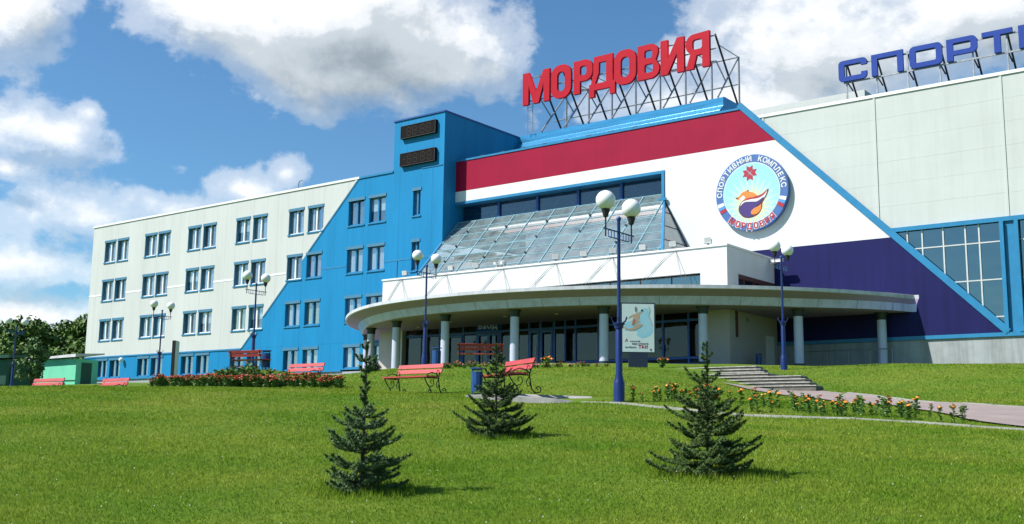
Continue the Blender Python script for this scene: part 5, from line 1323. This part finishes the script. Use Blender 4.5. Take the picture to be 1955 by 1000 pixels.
# ================================================================== flower beds
LEAFG = leafmat('flower_foliage', (.035, .10, .012), (.10, .19, .035))
def bloommat(n, c): return mat(n, c, .6, var=.35, scale=14)
BR, BO, BY, BP = bloommat('red_bloom', (.44, .05, .008)), bloommat('orange_bloom', (.78, .22, .01)), bloommat('yellow_bloom', (.78, .42, .02)), bloommat('pink_bloom', (.55, .16, .20))
def flower_plant(H, W, nleaf, leaf, blooms, br, mt, sd, stalky=False):
    r = random.Random(sd); mb = MB()
    k = 3 if stalky else 6
    tips = []
    for i in range(max(k, blooms)):
        a = r.uniform(0, 2*PI); q = W*r.uniform(.2, 1); h = H*r.uniform(.72, 1.0); tip = (q*math.cos(a), q*math.sin(a), h); tips.append(tip)
        mb.tube([(q*.2*math.cos(a), q*.2*math.sin(a), 0), (q*.5*math.cos(a), q*.5*math.sin(a), h*.5), tip], .006, 3, 0)
    for i in range(nleaf):
        u = r.random()**.8; tx = tips[r.randrange(len(tips))]; c = Vector((tx[0]*u, tx[1]*u, tx[2]*u*.97)); d = Vector((r.gauss(0, 1), r.gauss(0, 1), r.uniform(.0, .8))).normalized(); sd_ = d.cross(Vector((r.gauss(0, 1), r.gauss(0, 1), 1))).normalized(); l = leaf*r.uniform(.6, 1.3)
        mb.add([c, c+d*l*.5+sd_*l*.22, c+d*l, c+d*l*.5-sd_*l*.22], [(0, 1, 2, 3)], 0)
    for i in range(blooms):
        c = Vector(tips[i]); tilt = Vector((r.uniform(-.5, .5), r.uniform(-.6, .2), 1)).normalized(); o = tilt.orthogonal().normalized(); o2 = tilt.cross(o); s_ = br*r.uniform(.75, 1.2)
        n = 7; vs = [c+tilt*s_*.55]
        for j in range(n): w_ = 2*PI*j/n; vs.append(c+(o*math.cos(w_)+o2*math.sin(w_))*s_+tilt*s_*.12*((j % 2)*2-1))
        vs.append(c-tilt*s_*.4)
        mb.add(vs, [(0, 1+j, 1+(j+1) % n) for j in range(n)]+[(n+1, 1+(j+1) % n, 1+j) for j in range(n)], 1)
    return mb.mesh('flower_plant', [LEAFG, mt], fix=False)
def scatter_plants(name, spots, meshes, label, group, cat='flowers'):
    for (x, y, k, sc_) in spots:
        o = link(name, meshes[k], None, (x, y, gz(x, y)-.01), (0, 0, random.uniform(0, 6.28))); o.scale = (sc_,)*3
        tag(o, label[k] if isinstance(label, list) else label, cat, group)
red = [flower_plant(.34, .16, 70, .10, 11, .036, BR, 31+i) for i in range(3)]
tall = [flower_plant(.85, .26, 150, .16, b_, .04, BR, 41+i) for i, b_ in enumerate((0, 3, 2))]
sp1, sp2 = [], []
for i in range(150):
    px = random.uniform(290, 655); s = random.uniform(31.5, 34.6) if px > 420 else random.uniform(31, 36)
    if px > 560 and random.random() < .3: s = random.uniform(31, 33)
    x, y = pxy(px, 738, s); sp1.append((x, y, random.randrange(3), random.uniform(.7, 1.2)*(1 if px < 600 else .85)))
for i in range(70):
    px = random.gauss(480, 42) if i < 60 else random.uniform(380, 570)
    x, y = pxy(px, 735, random.uniform(34, 37)); sp2.append((x, y, random.randrange(3), random.uniform(.5, 1.0)*max(.45, 1-abs(px-478)/190)))
def px_of(x, y):
    q = np.array([x, y, gz(x, y)]); return CX+FPX*(q@RT)/(q@FW)
def where(x, y, marks): u = px_of(x, y); return next(n for lim, n in marks if u < lim)
MA = [(318, 'left end of bed'), (350, 'below the info pylon'), (395, 'left of the tall greenery'), (440, 'left foot of tall greenery'), (478, 'below the small far bench'), (515, 'below the dark blue bin'), (560, 'left half of red bench'), (605, 'right half of red bench'), (9999, 'low right end of bed')]
sa = [pxy(470, 738, 33)]
def front(x, y): return 'front row' if (np.array([x, y, 0.0])@HV) < 33 else 'back row'
for (x, y, k, q) in sp1: scatter_plants('flower_plant', [(x, y, k, q)], red, 'bushy red flowers, %s, %s' % (front(x, y), where(x, y, MA)), 'red flowers of the long bed')
for (x, y, k, q) in sp2: scatter_plants('flower_plant', [(x, y, k, q)], tall, 'tall plant %s, %s' % (('without blooms', 'with three red blooms', 'with two red blooms')[k], where(x, y, MA)), 'tall leafy plants of the long bed')
mar = [flower_plant(.42, .07, 46, .085, 2, .042, BO, 51, True), flower_plant(.38, .06, 50, .08, 0, .04, BO, 52, True), flower_plant(.46, .08, 46, .085, 3, .036, BR, 53, True), flower_plant(.36, .07, 44, .08, 2, .04, BY, 54, True), flower_plant(.44, .06, 50, .09, 1, .05, BO, 55, True)]
ml = ['marigold plant with a pair of orange blooms in the bed behind the kerb', 'leafy marigold plant without blooms in the bed behind the kerb', 'flower plant with dark red blooms in the bed behind the kerb', 'marigold plant with yellow blooms in the bed behind the kerb', 'tall marigold plant with one big orange bloom in the bed behind the kerb']
sp3 = []
for i in range(84):
    x = random.uniform(-12.5, -5.7); lim = 1.9 if x < -7 else (1.9*(-x-4.6)/2.4)
    y = 20.25+random.random()*max(.1, lim)
    if in_path(np.array([x]), np.array([y]))[0]: continue
    sp3.append((x, y, random.choice([0, 1, 4, 2, 3, 4, 0]), random.uniform(.62, .98)))
MB_ = [(1230, 'left end by near lamp'), (1290, 'left of the broad spruce'), (1400, 'behind the broad spruce'), (1470, 'just right of broad spruce'), (1540, 'below the stairs foot'), (1620, 'right of the stairs'), (1700, 'halfway along the path'), (1780, 'where the bed narrows'), (9999, 'pointed right end')]
mk = ['marigold with two orange blooms', 'leafy marigold without blooms', 'plant with dark red blooms', 'marigold with yellow blooms', 'marigold with one big orange bloom']
for (x, y, k, q) in sp3: scatter_plants('marigold_plant', [(x, y, k, q)], mar, '%s, kerb bed, %s' % (mk[k], where(x, y, MB_)), 'marigolds of the bed behind the kerb')
low = [flower_plant(.17, .14, 36, .07, 6, .035, BP, 61), flower_plant(.2, .14, 40, .07, 4, .03, BR, 62), flower_plant(.15, .12, 44, .07, 2, .028, BP, 63)]
sp4 = []
for i in range(80):
    px = random.uniform(842, 1165); x, y = pxy(px, 702, random.uniform(39.6, 41.0)); sp4.append((x, y, random.randrange(3), random.uniform(.7, 1.2)))
MC = [(880, 'left of dark red bench'), (930, 'under left half of dark red bench'), (975, 'under right half of dark red bench'), (1030, 'above the bench on the pad'), (1080, 'by the left flower clump'), (1125, 'right of the left flower clump'), (9999, 'by the column left of lamp')]
lk = ['low pink plant with many blooms', 'low red flowered plant', 'low leafy plant with two pink blooms']
for (x, y, k, q) in sp4: scatter_plants('flower_plant', [(x, y, k, q)], low, '%s, %s' % (lk[k], where(x, y, MC)), 'pink flowers on the lawn crest')
clump = flower_plant(.42, .3, 150, .11, 12, .055, BO, 71)
for px, lab in ((1040, 'orange and red flower clump left of the column before the doors'), (1262, 'orange flower clump right of the poster stand')):
    x, y = pxy(px, 703, 40.2); o = link('flower_plant', clump, None, (x, y, gz(x, y))); tag(o, lab, 'flowers', 'flower clumps on the lawn crest')

# plants that would share a label are told apart by their place, left to right
ORD = 'first second third fourth fifth sixth seventh eighth ninth tenth eleventh twelfth thirteenth fourteenth fifteenth sixteenth seventeenth eighteenth nineteenth twentieth'.split()
same = {}
for o in COL.objects:
    if o.get('category') == 'flowers': same.setdefault(o['label'], []).append(o)
for lab, os_ in same.items():
    if len(os_) > 1:
        os_.sort(key=lambda o: px_of(o.location.x, o.location.y))
        for k, o in enumerate(os_): o['label'] = '%s, %s from left' % (lab.replace('kerb bed, ', '').replace(' plant ', ' ') if len(lab.split()) > 13 else lab, ORD[min(k, 19)])

# ================================================================== grass
def grassblade_mat():
    m = bpy.data.materials.new('grass_blade'); m.use_nodes = True; N, L = m.node_tree.nodes, m.node_tree.links; N.clear(); out = N.new('ShaderNodeOutputMaterial')
    g = N.new('ShaderNodeNewGeometry'); tc = N.new('ShaderNodeTexCoord')
    n = N.new('ShaderNodeTexNoise'); n.inputs['Scale'].default_value = .45; n.inputs['Detail'].default_value = 5; n.inputs['Roughness'].default_value = .65; L.new(tc.outputs['Object'], n.inputs['Vector'])
    r = N.new('ShaderNodeValToRGB'); L.new(n.outputs['Fac'], r.inputs[0]); e = r.color_ramp.elements
    e[0].position = .36; e[0].color = (.11, .215, .018, 1); e[1].position = .60; e[1].color = (.225, .285, .038, 1); k3 = e.new(.74); k3.color = (.30, .29, .075, 1)
    r2 = N.new('ShaderNodeValToRGB'); L.new(g.outputs['Random Per Island'], r2.inputs[0]); e = r2.color_ramp.elements
    e[0].color = (.78, .82, .75, 1); e[1].position = .9; e[1].color = (1.22, 1.2, 1.1, 1); k = e.new(.97); k.color = (1.9, 1.55, 2.4, 1)
    mx = N.new('ShaderNodeMixRGB'); mx.blend_type = 'MULTIPLY'; mx.inputs[0].default_value = 1; L.new(r.outputs[0], mx.inputs[1]); L.new(r2.outputs[0], mx.inputs[2])
    d = N.new('ShaderNodeBsdfDiffuse'); t_ = N.new('ShaderNodeBsdfTranslucent'); L.new(mx.outputs[0], d.inputs[0]); L.new(mx.outputs[0], t_.inputs[0])
    s = N.new('ShaderNodeMixShader'); s.inputs[0].default_value = .4; L.new(d.outputs[0], s.inputs[1]); L.new(t_.outputs[0], s.inputs[2]); L.new(s.outputs[0], out.inputs[0]); return m
def build_grass(N):
    lo, hi = 7.2, 47.0
    s = lo*(hi/lo)**rng.random(N); lat = (rng.random(N)*1.12-.56)*s
    x = HV[0]*s+R0[0]*lat; y = HV[1]*s+R0[1]*lat
    ok = ~in_path(x, y)
    ok &= ~((x > -16.7) & (x < -13.5) & (y > 19.9) & (y < 21.8))            # pad
    ok &= ~((x > -13.4) & (x < -4.2) & (y > 19.76) & (y < 19.95))
    ok &= ~((y > 30.6) & (y < 32.5) & (x > -15.5) & (x < -12.7)) & ~((y > 32.4) & (y < 34.8) & (x > -19.2) & (x < -16.0))
    ok &= np.hypot(x-CC[0], y-CC[1]) > 20.7
    x, y, s = x[ok], y[ok], s[ok]; z = ground(x, y); n = len(x)
    patch = .5+.5*np.sin(x*.9+1.3*np.sin(y*.7))*np.sin(y*1.1+.8*np.sin(x*.6))
    h = (.016+.018*rng.random(n))*(.8+.45*patch)*(s/12)**.25; wd = .0042*(s/9)**.85*(.7+.6*rng.random(n))
    a = rng.random(n)*2*PI; le = (.4+.8*rng.random(n))*h; b = a+rng.normal(size=n)*.8
    p0 = np.c_[x-np.cos(a)*wd, y-np.sin(a)*wd, z-.005]; p1 = np.c_[x+np.cos(a)*wd, y+np.sin(a)*wd, z-.005]; p2 = np.c_[x+np.cos(b+1.57)*le, y+np.sin(b+1.57)*le, z+h]
    V = np.stack([p0, p1, p2], 1).reshape(-1, 3)
    o = link('grass_blades', np_mesh('grass_blades', V, np.arange(n*3).reshape(n, 3), grassblade_mat())); tag(o, 'short mown grass of the lawn with yellowish patches', 'grass', kind='stuff')
    # rough uncut tufts round the saplings
    for (px, py, s_, rad) in ((690, 941, 10.8, .55), (946, 836, 16, .6), (1352, 904, 12, .72)): pass
build_grass(620000)
def tufts():
    V = []
    for (px, py, s_, rad, k) in ((690, 941, 10.8, .5, 1500), (946, 836, 16, .55, 1500), (1352, 904, 12, .68, 2600)):
        p = at(px, py, s_)
        a = rng.random(k)*2*PI; q = rad*(.35+.8*rng.random(k)); x = p[0]+q*np.cos(a); y = p[1]+q*np.sin(a); z = ground(x, y); h = .04+.06*rng.random(k); w_ = rng.random(k)*2*PI; le = h*(.2+.6*rng.random(k)); wd = .0045
        b = rng.random(k)*2*PI
        V.append(np.stack([np.c_[x-np.cos(w_)*wd, y-np.sin(w_)*wd, z-.005], np.c_[x+np.cos(w_)*wd, y+np.sin(w_)*wd, z-.005], np.c_[x+np.cos(b)*le, y+np.sin(b)*le, z+h]], 1).reshape(-1, 3))
    V = np.concatenate(V); tag(link('grass_tufts', np_mesh('grass_tufts', V, np.arange(len(V)).reshape(-1, 3), bpy.data.materials['grass_blade'])), 'longer uncut grass round the foot of the spruce saplings', 'grass', kind='stuff')
tufts()
def clover(n):
    s = 8*(34/8)**rng.random(n); lat = (rng.random(n)*1.04-.52)*s; x = HV[0]*s+R0[0]*lat; y = HV[1]*s+R0[1]*lat; ok = ~in_path(x, y) & (y < 19.6); x, y, s = x[ok], y[ok], s[ok]; z = ground(x, y)+.045+.03*rng.random(len(x)); r = .004+.0045*rng.random(len(x)); V = []; F = []
    for i in range(len(x)):
        o = len(V); c = np.array([x[i], y[i], z[i]])
        V += [c+np.array(d)*r[i] for d in ((1, 0, 0), (-.5, .87, 0), (-.5, -.87, 0), (0, 0, 1.1), (0, 0, -.7))]; F += [(o, o+1, o+3), (o+1, o+2, o+3), (o+2, o, o+3), (o+1, o, o+4), (o+2, o+1, o+4), (o, o+2, o+4)]
    tag(link('clover_blooms', np_mesh('clover_blooms', np.array(V), np.array(F), mat('clover_white', (.62, .62, .52), .7))), 'tiny white clover heads dotted over the lawn', 'clover', kind='stuff')
clover(260)
